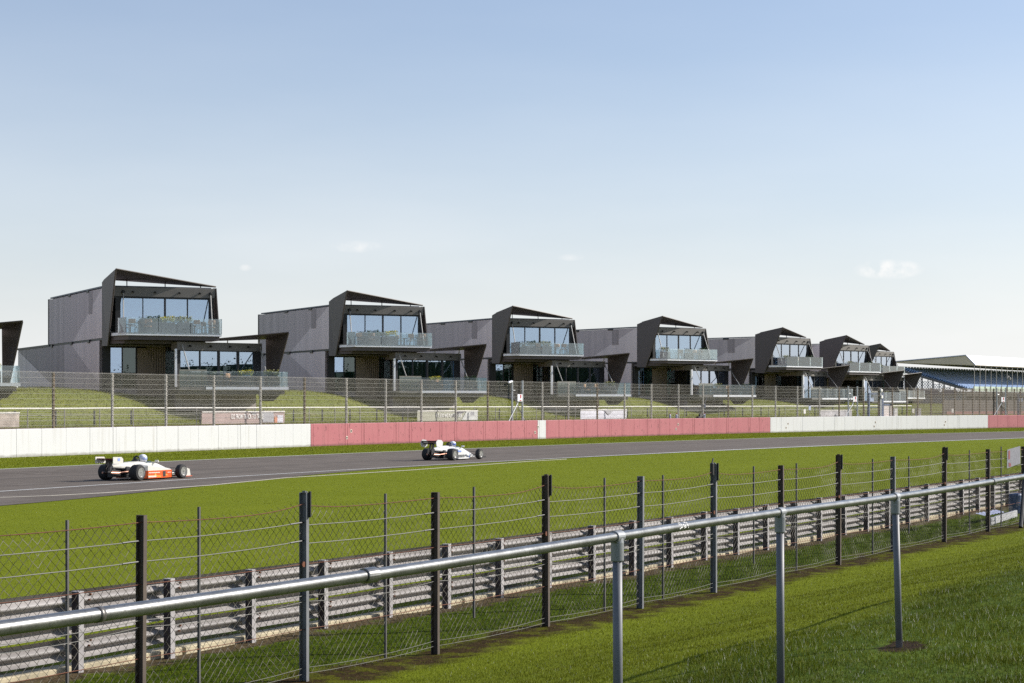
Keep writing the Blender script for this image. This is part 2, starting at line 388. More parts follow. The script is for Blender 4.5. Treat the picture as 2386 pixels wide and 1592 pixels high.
def ribbon(name, mat, us_, f0, f1, z, kind=True, step_uv=False):
    m = MB()
    for u in us_:
        m.v.append(tuple(f0(u)[:2]) + (z,)); m.v.append(tuple(f1(u)[:2]) + (z,))
    for i in range(len(us_) - 1):
        a = 2 * i; m.f.append((a, a + 2, a + 3, a + 1)); m.m.append(0)
    o = m.build(name, mat, flip=False)
    if kind: tag(o, kind='structure')
    return o
# asphalt: worn, faintly streaked along the racing line
am = bpy.data.materials.new('asphalt'); am.use_nodes = True; t = am.node_tree; b = t.nodes['Principled BSDF']
v0 = N(t, 'ShaderNodeTexCoord').outputs['Object']; mpn = N(t, 'ShaderNodeMapping'); mpn.inputs['Rotation'].default_value = (0, 0, R(-60)); mpn.inputs['Scale'].default_value = (.02, .9, 1)
rot = N(t, 'ShaderNodeVectorRotate', rotation_type='Z_AXIS'); rot.inputs['Angle'].default_value = R(-60); t.links.new(v0, rot.inputs[0])
ms = N(t, 'ShaderNodeVectorMath', operation='MULTIPLY'); ms.inputs[1].default_value = (.03, .8, 1); t.links.new(rot.outputs[0], ms.inputs[0])
c1, _ = mix_noise(t, ms.outputs[0], 1.0, .36, .64, (.108, .091, .078), (.182, .156, .136))
c2_, _ = mix_noise(t, v0, 40., .3, .7, c1, (.116, .098, .084), detail=3)
c3_, _ = mix_noise(t, v0, .5, .52, .6, c2_, (.15, .128, .111), detail=5)
n5 = N(t, 'ShaderNodeVectorMath', operation='MULTIPLY'); n5.inputs[1].default_value = (.012, 2.6, 1); t.links.new(rot.outputs[0], n5.inputs[0])
c3_, _ = mix_noise(t, n5.outputs[0], 1.0, .60, .68, c3_, (.085, .074, .066), detail=3)
t.links.new(c3_, b.inputs['Base Color']); b.inputs['Roughness'].default_value = .88; b.inputs['Specular IOR Level'].default_value = .12
nn = N(t, 'ShaderNodeTexNoise'); nn.inputs['Scale'].default_value = 90; t.links.new(v0, nn.inputs['Vector'])
bp = N(t, 'ShaderNodeBump'); bp.inputs['Strength'].default_value = .3; bp.inputs['Distance'].default_value = .01; t.links.new(nn.outputs[0], bp.inputs['Height']); t.links.new(bp.outputs[0], b.inputs['Normal'])
def near_edge(u):                                    # the asphalt strip outside the white line narrows and ends
    e = nearC(u) - .25 - .018 * (1 + math.sin(u * .7)) * .5
    k = 5.3 * (1 - sst((u - 33) / 38))
    return uw(u, e - k + .05 * noise.noise(Vector((u * .6, 0, 0))))
TU = frange(-60, 340, 2)
ribbon('road', am, TU, near_edge, lambda u: farC.pt(u, .25), .012)
paint = M('white road paint', (.72, .72, .70), .6, var=.12, scale=6)
ribbon('road_marking', paint, TU, lambda u: nearC.pt(u, -.06 - .22 * sst((u - 75) / 30)), lambda u: nearC.pt(u, .09), .018)
ribbon('road_marking', paint, TU, lambda u: farC.pt(u, -.06), lambda u: farC.pt(u, .12), .018)
thin = M('thin pale line', (.34, .32, .28), .7)
TL = [(0, 1161), (120, 1156.5), (236, 1150.5), (380, 1140), (491, 1132), (668, 1114.5), (760, 1109), (959, 1096.5), (1100, 1086), (1242, 1075.5), (1320, 1071)]
P_ = []
for (x, y) in TL:
    Y = CAMZ * F / (y - HZ); P_.append(Vector(((x - CX) * Y / F, Y, 0)))
m_ = MB()
m_.tube([(p.x, p.y, .014 + .004) for p in P_], .012, 5); o = m_.build('cable', thin)
tag(o, 'thin pale cable lying along the near verge of the track', 'cable')

# ---------------------------------------------------------------- painted concrete wall along the far side
def dirty(t, v, c, dcol):                             # rain streaks, scuffs and a soiled foot
    sp = N(t, 'ShaderNodeSeparateXYZ'); t.links.new(v, sp.inputs[0])
    st = N(t, 'ShaderNodeVectorMath', operation='MULTIPLY'); st.inputs[1].default_value = (4.5, 4.5, .22); t.links.new(v, st.inputs[0])
    n = N(t, 'ShaderNodeTexNoise'); n.inputs['Scale'].default_value = 1.0; n.inputs['Detail'].default_value = 5; t.links.new(st.outputs[0], n.inputs['Vector'])
    mr = N(t, 'ShaderNodeMapRange'); mr.inputs[1].default_value = .54; mr.inputs[2].default_value = .80; mr.inputs[4].default_value = .5; t.links.new(n.outputs[0], mr.inputs[0])
    c = mixc(t, mr.outputs[0], c, dcol)
    n2 = N(t, 'ShaderNodeTexNoise'); n2.inputs['Scale'].default_value = 2.2; n2.inputs['Detail'].default_value = 6; t.links.new(v, n2.inputs['Vector'])
    zz = mth(t, 'SUBTRACT', sp.outputs[2], mth(t, 'MULTIPLY', n2.outputs[0], .22))
    m2 = N(t, 'ShaderNodeMapRange'); m2.inputs[1].default_value = .06; m2.inputs[2].default_value = -.06; m2.inputs[4].default_value = .7; t.links.new(zz, m2.inputs[0])
    return mixc(t, m2.outputs[0], c, tuple(x * .6 for x in dcol))
def wall_paint(name, a, b_, chip, thr):
    m = bpy.data.materials.new(name); m.use_nodes = True; t = m.node_tree; b = t.nodes['Principled BSDF']; v = N(t, 'ShaderNodeTexCoord').outputs['Object']
    c, _ = mix_noise(t, v, .5, .3, .7, a, b_); c, _ = mix_noise(t, v, 7., thr, thr + .03, c, chip, detail=7, rough=.7)
    c = dirty(t, v, c, (.36, .34, .30))
    t.links.new(c, b.inputs['Base Color']); b.inputs['Roughness'].default_value = .75; b.inputs['Specular IOR Level'].default_value = .2; return m
white_p = wall_paint('white wall paint', (.55, .55, .56), (.575, .575, .58), (.40, .39, .37), .66)
def red_paint():
    m = bpy.data.materials.new('faded red wall paint'); m.use_nodes = True; t = m.node_tree; b = t.nodes['Principled BSDF']
    v = N(t, 'ShaderNodeTexCoord').outputs['Object']
    c, _ = mix_noise(t, v, .5, .3, .7, (.33, .085, .105), (.385, .120, .135))
    c, _ = mix_noise(t, v, 3., .35, .7, c, (.36, .11, .122))
    ms = N(t, 'ShaderNodeVectorMath', operation='MULTIPLY'); ms.inputs[1].default_value = (1, 1, .45); t.links.new(v, ms.inputs[0])
    n1 = N(t, 'ShaderNodeTexNoise'); n1.inputs['Scale'].default_value = 5.0; n1.inputs['Detail'].default_value = 7; n1.inputs['Roughness'].default_value = .7; t.links.new(ms.outputs[0], n1.inputs['Vector'])
    mr = N(t, 'ShaderNodeMapRange'); mr.inputs[1].default_value = .60; mr.inputs[2].default_value = .64; t.links.new(n1.outputs[0], mr.inputs[0])
    c = mixc(t, mr.outputs[0], c, (.11, .022, .028))
    c = dirty(t, v, c, (.16, .05, .05))
    t.links.new(c, b.inputs['Base Color']); b.inputs['Roughness'].default_value = .7; return m
red_p = red_paint()
WALLBASE = 1
conc = M('bare concrete', (.45, .43, .38), .85, bump=.3, var=.2)
WH = 1.46
def wall_section(x0, x1, mat, u0=None, u1=None):
    u0 = wallC.at_px(x0) if u0 is None else u0; u1 = wallC.at_px(x1) if u1 is None else u1
    m = MB(); n = max(1, round((u1 - u0) / 1.95))
    for i in range(n):
        a = u0 + (u1 - u0) * i / n; b_ = u0 + (u1 - u0) * (i + 1) / n
        for (p, q) in ((a + .018, a + .26), (a + .29, b_ - .018)) if (i % 3 != 1 and (mat is not white_p or i % 6 == 0)) else ((a + .010, b_ - .010),):
            j = random.uniform(-.006, .008); jz = random.uniform(-.006, .008)
            c = [wallC.pt(p, j, 0), wallC.pt(q, j, 0), wallC.pt(q, .28, 0), wallC.pt(p, .28, 0)]
            bt = [x + Vector((0, 0, WH - .03 + jz)) for x in c]
            tp = [wallC.pt(p + .015, j + .02, WH + jz), wallC.pt(q - .015, j + .02, WH + jz), wallC.pt(q - .015, .26, WH + jz), wallC.pt(p + .015, .26, WH + jz)]
            m.loft([[x - Vector((0, 0, .1)) for x in c], bt, tp])
    return m
wall = empty('track_wall', wallC.pt(100)); tag(wall, 'low concrete wall along the far side of the track, painted in white and faded red', 'wall')
inv = Matrix.Translation(-wall.location)
def shift(m, off):
    m.v = [(p[0] - off[0], p[1] - off[1], p[2] - off[2]) for p in m.v]; return m
for (x0, x1, mat, lb, kw) in ((0, 724, white_p, 'long white painted stretch of wall at the left', dict(u0=20.)), (724, 1253, red_p, 'faded red painted stretch behind the white car', {}),
        (1253, 1272, white_p, 'single narrow white panel between the red stretches', {}), (1272, 1795, red_p, 'faded red painted stretch in the middle', {}),
        (1795, 2302, white_p, 'white painted stretch to the right', {}), (2302, 0, red_p, 'faded red stretch at the right edge', dict(u1=330.))):
    ua = kw.get('u0') or wallC.at_px(x0); ub = kw.get('u1') or wallC.at_px(x1); mc = MB(); k_ = max(2, int((ub - ua) / 3)); us2 = frange(ua + .05, ub - .05, (ub - ua) / k_)
    for i_ in range(len(us2) - 1): mc.loft([[wallC.pt(u_, .04, .0), wallC.pt(u_, .24, .0), wallC.pt(u_, .24, WH - .05), wallC.pt(u_, .04, WH - .05)] for u_ in (us2[i_], us2[i_ + 1] - .002)])
    shift(mc, wall.location).build('core', M('grey joint', (.40, .395, .385), .9) if mat is white_p else M('dark joint', (.10, .045, .05), .9), wall)
    if x1 == 0: m = wall_section(x0, x0, mat, u0=wallC.at_px(x0), u1=330.)
    else: m = wall_section(x0, x1, mat, **kw)
    o = shift(m, wall.location).build('painted_section', mat, wall); tag(o, lb)
# small square holes with pale surrounds, seen in a few panels
m = MB()
for (x, y) in ((808, 1020), (818, 1004.5), (1246.5, 1007.6), (1253.4, 994.8), (1575, 1000), (1580, 989), (1831.5, 997), (1836, 987.5), (2037, 993.5), (2040, 984), (2200.5, 990.5), (2203, 983)):
    u = wallC.at_px(x); p = wallC.pt(u, -.012); z = CAMZ - (y - HZ) * p.y / F; k = wallC.slope(u)
    tv = (wallC.pt(u + 1) - wallC.pt(u)).normalized(); nv = Vector((tv.y, -tv.x, 0))
    for (h, w_, d, mi) in ((.10, .10, .0, 0), (.062, .055, .008, 1)):
        c = [p - tv * w_ + Vector((0, 0, z - h)), p + tv * w_ + Vector((0, 0, z - h)), p + tv * w_ + Vector((0, 0, z + h)), p - tv * w_ + Vector((0, 0, z + h))]
        m.plate([q + nv * d for q in c], .014, mi)
shift(m, wall.location); split_build(m, 'drain_opening', [M('pale surround', (.7, .6, .52), .8), M('black hole', (.012, .01, .01), .9)], wall)

# ---------------------------------------------------------------- raised ground behind the wall, rising to the villas
def emb_z(u, off):
    drop = -.95 * sst((u - 110) / 130)
    z = 1.42 + (2.15 + drop) * sst((off - 3.5) / 10.5)
    if off > 3: z += .16 * noise.noise(Vector((u * .09, off * .12, 1))) * sst((off - 3) / 4)
    ph = MOUND(u) if MOUND else 0
    return z + ph * sst((off - 4) / 7) * (1 - .3 * sst((off - 22) / 8))
MOUND = None
# front directions (degrees from +Y), corner of each villa and its drop, first villa to the left
VILLAS = [(-41.8, 110.0, 68, .1), (-27.67, 125, 66.6, 0), (-14.45, 146.7, 65.4, -.11), (-1.69, 165.6, 63.4, -.3), (12.63, 184.9, 55.5, -.27), (27.25, 206.1, 47.4, -.5), (37.0, 221.5, 45.7, -.8), (50.24, 268.5, 41.3, -.26)]
def emb_local(u, off):                                # a hollow in front of each lower terrace, a swell beside it
    p = wallC.pt(u, off); h = 0
    for (X, Y, a, dz) in VILLAS:
        e = Vector((math.sin(R(a)), math.cos(R(a)), 0)); m_ = Vector((e.y, -e.x, 0)); q = p - Vector((X, Y, 0))
        la, lb = q.dot(e), q.dot(m_)
        h -= .95 * math.exp(-((la - 4.6) / 3.6) ** 2 - ((lb - 3.2) / 4.2) ** 2)
        h += .22 * math.exp(-((la + 4.5) / 4.0) ** 2 - ((lb - 1.0) / 4.5) ** 2)
    return h
offs = [.16, .6, 1.2, 2, 3] + frange(4, 26, 1) + [30, 40, 60, 110, 250, 700, 2500]
eu = [-400, -100, -20, 20, 40] + frange(50, 260, 1.2) + [280, 310, 360, 450, 700, 1500]
m = MB()
for of in offs:
    for u in eu:
        base = 1.42 + (2.15 - .95 * sst((u - 110) / 130)) * sst((of - 3.5) / 10.5)
        if of > 3.5: base += .10 * noise.noise(Vector((u * .12, of * .15, 1))) + emb_local(u, of) * sst((of - 4) / 4) + .03 * noise.noise(Vector((u * .8, of * .8, 1)))
        m.v.append(tuple(wallC.pt(u, of, base)))
nu = len(eu)
for j in range(len(offs) - 1):
    for i in range(nu - 1):
        a = j * nu + i; m.f.append((a, a + 1, a + nu + 1, a + nu)); m.m.append(0)
em = bpy.data.materials.new('embankment grass'); em.use_nodes = True; t = em.node_tree; b = t.nodes['Principled BSDF']
v = N(t, 'ShaderNodeTexCoord').outputs['Object']
c, _ = mix_noise(t, v, .25, .35, .7, (.12, .15, .008), (.19, .20, .010)); c, _ = mix_noise(t, v, 3., .35, .7, c, (.11, .12, .008))
c, _ = mix_noise(t, v, .33, .64, .70, c, (.13, .085, .055), detail=8)
t.links.new(c, b.inputs['Base Color']); b.inputs['Roughness'].default_value = .85
emb = m.build('grassy_hill', em, smooth=True, flip=False); tag(emb, kind='structure')
m = MB()
m2 = [(wallC.pt(u, .16, 1.425 + .006), wallC.pt(u, 3.4 + .3 * noise.noise(Vector((u * .4, 0, 0))), 1.437)) for u in frange(20, 330, 1.5)]
for a, b_ in m2: m.v += [tuple(a), tuple(b_)]
for i in range(len(m2) - 1): m.f.append((2 * i, 2 * i + 2, 2 * i + 3, 2 * i + 1)); m.m.append(0)
tag(m.build('path', M('gravel verge', (.20, .14, .10), .9, var=.4, scale=3, c2=(.30, .22, .17), bump=.5), flip=False), kind='structure')

# ---------------------------------------------------------------- villas
clad_d = M('dark purple grey cladding', (.36, .31, .31), .6, var=.10, scale=.9, stretch=(1, 1, .15))
def ribbed(name, c, p=.14, k=.55):
    m = bpy.data.materials.new(name); m.use_nodes = True; MATS[name] = m; t = m.node_tree; b = t.nodes['Principled BSDF']
    u_ = N(t, 'ShaderNodeUVMap'); u_.uv_map = 'UVMap'; s = N(t, 'ShaderNodeSeparateXYZ'); t.links.new(u_.outputs[0], s.inputs[0])
    f = mth(t, 'FRACT', mth(t, 'DIVIDE', s.outputs[0], p)); g = mth(t, 'LESS_THAN', f, .35)
    n = N(t, 'ShaderNodeTexNoise', noise_dimensions='1D'); n.inputs['Scale'].default_value = 1.1; n.inputs['Detail'].default_value = 6; t.links.new(s.outputs[0], n.inputs['W'])
    mr = N(t, 'ShaderNodeMapRange'); mr.inputs[1].default_value = .3; mr.inputs[2].default_value = .7; mr.inputs[3].default_value = .90; mr.inputs[4].default_value = 1.10; t.links.new(n.outputs[0], mr.inputs[0])
    cc = mixc(t, g, c, tuple(x * k for x in c)); sc_ = N(t, 'ShaderNodeVectorMath', operation='SCALE'); t.links.new(cc, sc_.inputs[0]); t.links.new(mr.outputs[0], sc_.inputs['Scale'])
    t.links.new(sc_.outputs[0], b.inputs['Base Color']); b.inputs['Roughness'].default_value = .6; b.inputs['Specular IOR Level'].default_value = .35
    return m
sideA = ribbed('grey larch cladding', (.68, .59, .58), .17, .95)
sideB = ribbed('dark larch cladding', (.50, .43, .43), .17, .90)
sideC = ribbed('finned larch cladding', (.42, .36, .36), .19, .45)
frontA = ribbed('brown batten cladding', (.30, .24, .19), .16, .85)
frontB = ribbed('spaced batten cladding', (.30, .24, .19), .17, .35)
finm = M('dark bronze panel', (.082, .068, .067), .5, .1, var=.08, scale=.6)
brnz = M('bronze soffit panel', (.058, .045, .037), .5, .1, var=.10, scale=.6)
beamm = M('grey metal fascia', (.15, .138, .125), .5, .1, var=.06)
darkm = M('near black frame', (.012, .012, .013), .5)
slabm = M('pale aluminium slab edge', (.86, .86, .90), .45, .1, var=.05)
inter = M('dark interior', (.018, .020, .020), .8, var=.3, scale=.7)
steel = M('bright steel rod', (.36, .35, .33), .5, .0)
roofm = M('grey blue roof trim', (.10, .11, .14), .5, .2)
fglass = glass_mat('facade glass', (.55, .72, .68), .50, rc=(.62, .76, 1.0))
dglass = glass_mat('dim reflecting teal glass', (.35, .55, .50), .06)
bglass = glass_mat('balustrade glass', (.91, .97, .98), .04, .085, dcol=(.80, .91, .97))
curt = M('pale curtain', (.50, .56, .50), .9, stretch=(12, 12, .3), scale=2, var=.25)
curtg = M('green curtain', (.12, .26, .22), .9, stretch=(12, 12, .3), scale=2, var=.25)
slab_grey = M('grey slab edge', (.20, .19, .18), .8); conc2 = M('dark plinth', (.05, .048, .045), .85, var=.25)
WV = Vector((-.059, .998))                            # local direction of the side walls (a along the front, b = back)
def L3(a, b, z): return (a, b, z)                     # b is positive towards the back
def uvpoly(m, pts, uvs, mi):
    if m.uv is None: m.uv = []
    m.add(pts, [tuple(range(len(pts)))], mi); m.uv.extend(uvs)
def side_poly(m, sz, mi, d=.0):                       # polygon on the left side wall: s back along it, z up
    uvpoly(m, [(WV.x * s_ - d, WV.y * s_ + .02, z) for s_, z in sz], [(s_, z) for s_, z in sz], mi)
def make_villa():
    r = empty('trackside_villa')
    T = lambda s_: (WV.x * s_ + .03, WV.y * s_)
    # upper box behind the glass
    m = MB(); p = [(.25, -1.0), (7.15, -1.0), (6.6, 15.6), T(16.3), T(.05)]
    m.loft([[(a, b_, 7.18) for a, b_ in p], [(a, b_, 10.62) for a, b_ in p]]); m.build('upper_wall', clad_d, r)
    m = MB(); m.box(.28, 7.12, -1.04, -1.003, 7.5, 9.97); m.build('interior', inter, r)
    # lower block
    m = MB(); p = [(.15, 1.0), (5.0, 1.0), (4.0, 27.0), T(27.2), T(.95)]
    m.loft([[(a, b_, 1.2) for a, b_ in p], [(a, b_, 7.10) for a, b_ in p]]); m.build('lower_wall', clad_d, r)
    # side cladding: each storey has a two tone pattern cut by diagonals
    m = MB(); m.uv = []
    side_poly(m, [(0, 7.24), (0, 10.62), (.4, 10.60), (8.45, 7.24)], 0, .03)
    side_poly(m, [(8.45, 7.24), (.4, 10.60), (16.3, 10.60), (16.3, 7.24)], 1, .03)
    side_poly(m, [(2.9, 9.0), (2.9, 10.56), (3.9, 10.56), (3.9, 9.0)], 2, .045)
    side_poly(m, [(.95, 1.2), (.95, 7.08), (9.2, 7.08), (.95, 4.1)], 0, .03)
    side_poly(m, [(.95, 1.2), (.95, 4.1), (9.2, 7.08), (11.2, 7.08), (11.2, 1.2)], 1, .03)
    side_poly(m, [(11.2, 1.2), (11.2, 7.08), (27.2, 7.08), (11.6, 3.4), (11.6, 1.2)], 2, .03)
    side_poly(m, [(11.6, 1.2), (11.6, 3.4), (27.15, 7.05), (27.2, 1.2)], 0, .036)
    m.build('side_cladding', [sideA, sideB, sideC], r, flip=False)
    m = MB()
    for (s0, s1, z, zz, d) in ((0, 16.3, 7.09, 7.23, .0), (16.0, 27.3, 7.09, 7.24, .07), (16.2, 16.38, 7.2, 10.66, .06)):
        m.loft([[(WV.x * s_ - d, WV.y * s_, z_) for s_ in (s0, s1)] + [(WV.x * s_ + .4, WV.y * s_, z_) for s_ in (s1, s0)] for z_ in (z, zz)])
    for s_ in (3.9, 9.0, 15.2): m.box(WV.x * s_ - .09, WV.x * s_ + .05, WV.y * s_ - .35, WV.y * s_ + .35, 7.0, 7.2)
    for s_ in (4.2, 9.6): m.box(WV.x * s_ - .07, WV.x * s_ + .05, WV.y * s_ - .4, WV.y * s_ + .4, 10.5, 10.66)
    split_build(m, 'storey_joint', darkm, r)
    m = MB(); m.loft([[(WV.x * s_ - .06 + (0 if k == 0 else .5), WV.y * s_, z_) for k, s_ in ((0, 0), (0, 15.6), (1, 15.6), (1, 0))] for z_ in (10.66, 10.76)])
    m.box(.4, 7.1, -1.3, -.7, 10.62, 10.72); split_build(m, 'roof_trim', roofm, r)
    # upper fascia, window frames, glass
    m = MB(); m.bbox(.12, 7.25, -1.86, -1.0, 9.98, 10.63, .03); f = m.build('upper_fascia', beamm, r)
    m = MB()
    for a in (1.6, 3.1, 4.75, 6.15): m.lathe([(.06, 0), (.06, .20), (.045, .20)], (a, -1.86, 10.30), (0, -1, -.25), 10)
    split_build(m, 'spotlight', darkm, f)
    fr = MB()
    for a, w_ in ((.62, .34), (2.30, .05), (3.80, .12), (5.34, .07), (6.98, .34)): fr.box(a - w_ / 2, a + w_ / 2, -1.80, -1.66, 7.50, 9.97)
    fr.box(.15, 7.15, -1.79, -1.67, 9.86, 9.965); fr.box(.15, 7.15, -1.79, -1.67, 7.50, 7.57)
    fo = fr.build('window_frame', darkm, r)
    g = MB()
    for a0, a1 in ((.79, 2.275), (2.325, 3.74), (3.86, 5.305), (5.375, 6.81)): g.box(a0, a1, -1.74, -1.72, 7.57, 9.86)
    split_build(g, 'window_pane', fglass, fo)
    m = MB(); m.box(.12, .16, -1.64, -.1, 7.5, 9.97); m.build('side_pane', dglass, fo)
    c = MB(); c.box(5.85, 6.6, -1.45, -1.40, 7.55, 9.86, 0); c.build('curtain', curt, fo)
    # left fin, square to the front, leaning out as it rises
    m = MB(); m.plate([(-.05, .05, 6.68), (.08, -1.12, 6.66), (.10, -3.66, 11.62), (-.04, -.62, 11.15), (-.05, .05, 10.99)], .10)
    m.tube([(.08, -1.13, 6.66), (.10, -3.68, 11.62)], .055, 6); m.build('left_fin', finm, r)
    # canopy
    m = MB(); m.plate([(.10, -3.68, 11.64), (7.42, -1.12, 10.80), (-.02, -.62, 11.17)], .085); m.tube([(.10, -3.70, 11.66), (7.46, -1.12, 10.81)], .055, 6)
    cn = m.build('canopy', brnz, r)
    m = MB()
    for a, z in ((1.35, 11.12), (3.95, 10.99), (6.4, 10.84)): m.tube([(a, -1.15, 10.6), (a, -1.12, z)], .035, 6)
    m.tube([(.5, -.8, 11.12), (3.3, -2.3, 11.24)], .045, 6)
    split_build(m, 'canopy_strut', darkm, cn)
    m = MB(); m.plate([(7.30, -1.10, 10.70), (7.30, -1.86, 10.66), (7.34, -2.55, 7.5), (7.30, -1.10, 7.5)], .07); m.build('right_fin', brnz, r)
    m = MB(); m.tube([(.95, -1.90, 10.28), (.68, -3.3, 7.5)], .04, 8); m.tube([(6.90, -1.90, 10.24), (6.67, -3.4, 7.5)], .04, 8); split_build(m, 'tie_rod', steel, r)
    m = MB()
    for a in (.95, 6.9): m.lathe([(.10, -.02), (.13, .05), (.08, .12)], (a, -1.87, 10.26), (0, -1, 0), 10)
    split_build(m, 'rod_anchor', darkm, f)
    # upper balcony
    bp_ = [(.42, -2.75), (.78, -3.70), (7.22, -3.70), (7.36, -2.4), (7.30, -1.66), (.2, -1.66)]
    m = MB(); m.prism(bp_, 7.31, 7.49); sl = m.build('upper_balcony', slabm, r)
    m = MB(); m.prism([(.55, -2.5), (.95, -3.55), (7.10, -3.55), (7.15, -1.0), (.15, -1.0)], 7.02, 7.305)
    m.prism([(.1, .9), (.1, -1.0), (.9, -2.5), (6.4, -2.5), (6.7, .9)], 6.80, 7.015); m.build('soffit', finm, sl)
    m = MB(); gp = bp_[:4]
    for i in range(3):
        p0, p1 = Vector(gp[i]), Vector(gp[i + 1]); L = (p1 - p0).length; k = max(1, round(L / 2.1))
        for j in range(k):
            a_ = p0.lerp(p1, (j + .008) / k); b_ = p0.lerp(p1, (j + .992) / k)
            m.plate([(a_.x, a_.y, 7.42), (b_.x, b_.y, 7.42), (b_.x, b_.y, 8.48), (a_.x, a_.y, 8.48)], .02)
    split_build(m, 'balustrade_pane', bglass, sl)
    # lower front left
    m = MB(); m.box(.1, .62, .70, .98, 1.2, 6.79); m.box(.63, 4.6, .80, .98, 6.60, 6.79); split_build(m, 'lower_lintel', darkm, r)
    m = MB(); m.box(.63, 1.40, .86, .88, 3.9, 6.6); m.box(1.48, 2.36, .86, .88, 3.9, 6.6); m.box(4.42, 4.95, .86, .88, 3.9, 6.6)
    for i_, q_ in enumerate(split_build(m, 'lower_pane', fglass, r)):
        if i_: q_.data.materials.clear(); q_.data.materials.append(dglass)  # dim surroundings mirrored in the other panes are put into darker glass
    m = MB(); m.box(1.40, 1.48, .82, .92, 3.9, 6.6); m.box(2.36, 2.46, .82, .92, 3.9, 6.6); split_build(m, 'lower_frame', darkm, r)
    m = MB(); m.uv = []
    def fp(az, mi, y=.80): uvpoly(m, [(a, y, z) for a, z in az], list(az), mi)
    fp([(2.46, 2.4), (2.46, 6.79), (3.0, 6.79), (4.0, 4.2), (4.4, 3.2), (4.4, 2.4)], 0); fp([(3.0, 6.79), (4.4, 6.79), (4.4, 3.2), (4.0, 4.2)], 1, .79)
    m.build('batten_panel', [frontA, frontB], r, flip=False)
    m = MB(); m.box(.2, 4.6, -1.05, -.98, 6.66, 6.73); m.build('rail_track', beamm, r)
    # lower right wing: its front is turned away from the upper one
    A, B = Vector((4.30, -3.25)), Vector((10.57, -1.73)); ev = (B - A); Lw = ev.length; ev /= Lw; nv = Vector((-ev.y, ev.x))    # nv points back
    def wb(m_, t0, t1, n0, n1, z0, z1, bev=None):      # box in the wing's own frame
        P = [A + ev * t0 + nv * n0, A + ev * t1 + nv * n0, A + ev * t1 + nv * n1, A + ev * t0 + nv * n1]
        m_.hexa([(q.x, q.y, z0) for q in P] + [(q.x, q.y, z1) for q in P])
    m = MB(); q0 = A + ev * .25 + nv * .75; q1 = B - ev * .05 + nv * .75; m.prism([(q0.x, q0.y), (q1.x, q1.y), (9.3, 8.0), (5.2, 8.0), (4.98, .96)], 2.3, 6.86); m.build('right_wing_wall', clad_d, r)
    m = MB(); m.plate([(q0.x - .06, q0.y, 3.9), (4.90, .90, 3.9), (4.90, .90, 6.38), (q0.x - .06, q0.y, 6.38)], .02); m.build('wing_side_pane', dglass, r)
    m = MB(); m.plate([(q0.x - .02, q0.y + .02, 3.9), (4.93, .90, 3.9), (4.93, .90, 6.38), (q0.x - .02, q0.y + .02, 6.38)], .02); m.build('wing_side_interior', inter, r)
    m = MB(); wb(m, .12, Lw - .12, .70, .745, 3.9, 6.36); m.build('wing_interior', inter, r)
    m = MB(); wb(m, 0, Lw, 0, .9, 6.38, 6.93); f2 = m.build('lower_fascia', beamm, r)
    m = MB()
    for t_ in (.14, .38, .61, .83):
        q = A + ev * (t_ * Lw); m.lathe([(.06, 0), (.06, .20), (.045, .20)], (q.x, q.y, 6.68), (-nv.x, -nv.y, -.25), 10)
    split_build(m, 'spotlight', darkm, f2)
    fr = MB(); wb(fr, 0, Lw, .12, .24, 6.32, 6.378)
    for t_, w_ in ((.022, .28), (.272, .07), (.492, .16), (.722, .17), (.95, .60)): wb(fr, t_ * Lw - w_ / 2, t_ * Lw + w_ / 2, .10, .26, 3.9, 6.379)
    fo = fr.build('window_frame', darkm, r)
    g = MB()
    for t0, t1 in ((.045, .267), (.278, .480), (.505, .709), (.736, .902)): wb(g, t0 * Lw, t1 * Lw, .17, .19, 3.92, 6.36)
    split_build(g, 'window_pane', fglass, fo)
    c = MB(); wb(c, .745 * Lw, .82 * Lw, .42, .47, 3.92, 6.3); nn_ = len(c.f); wb(c, .84 * Lw, .895 * Lw, .46, .5, 3.92, 6.3)
    for i in range(nn_, len(c.f)): c.m[i] = 1
    split_build(c, 'curtain', [curt, curtg], fo)
    m = MB(); m.box(4.10, 4.24, -3.42, -3.2, 3.9, 6.45); m.build('white_post', slabm, r)
    # wing fin and canopy
    m = MB(); m.plate([(10.90, -1.62, 7.23), (11.79, -3.94, 7.57), (11.20, -2.45, 3.9), (10.92, -1.70, 3.9)], .09); m.tube([(11.80, -3.95, 7.59), (11.21, -2.47, 3.9)], .055, 6); m.build('wing_fin', brnz, r)
    m = MB(); m.plate([(5.9, -2.5, 7.02), (11.79, -3.95, 7.62), (10.90, -1.60, 7.27)], .085); m.tube([(5.9, -2.52, 7.04), (11.82, -3.97, 7.64)], .055, 6)
    cn = m.build('wing_canopy', brnz, r)
    m = MB(); m.tube([(10.3, -1.9, 6.9), (10.3, -2.0, 7.24)], .05, 6); m.tube([(7.9, -2.6, 6.9), (7.9, -2.65, 7.1)], .04, 6); split_build(m, 'canopy_strut', steel, cn)
    m = MB(); m.tube([(4.62, -3.24, 6.75), (5.1, -4.5, 3.95)], .038, 8); m.tube([(10.40, -1.85, 6.70), (10.3, -4.5, 3.95)], .038, 8); split_build(m, 'tie_rod', steel, r)
    # lower terrace
    m = MB(); m.prism([(5.9, -4.66), (11.60, -4.66), (11.5, -1.7), (5.9, -1.7)], 3.72, 3.90); sl = m.build('lower_terrace', slabm, r)
    m = MB(); m.prism([(4.1, -4.62), (5.895, -4.62), (5.895, -1.5), (4.1, -1.5)], 3.70, 3.89); m.build('grey_slab_end', slab_grey, sl)  # left part of the terrace slab, in a darker grey
    m = MB(); m.prism([(4.2, -4.4), (11.4, -4.4), (11.3, .8), (4.2, .8)], 3.42, 3.695); m.build('soffit', beamm, sl)
    m = MB(); gp = [(4.12, -4.60), (11.55, -4.60), (11.48, -1.9)]
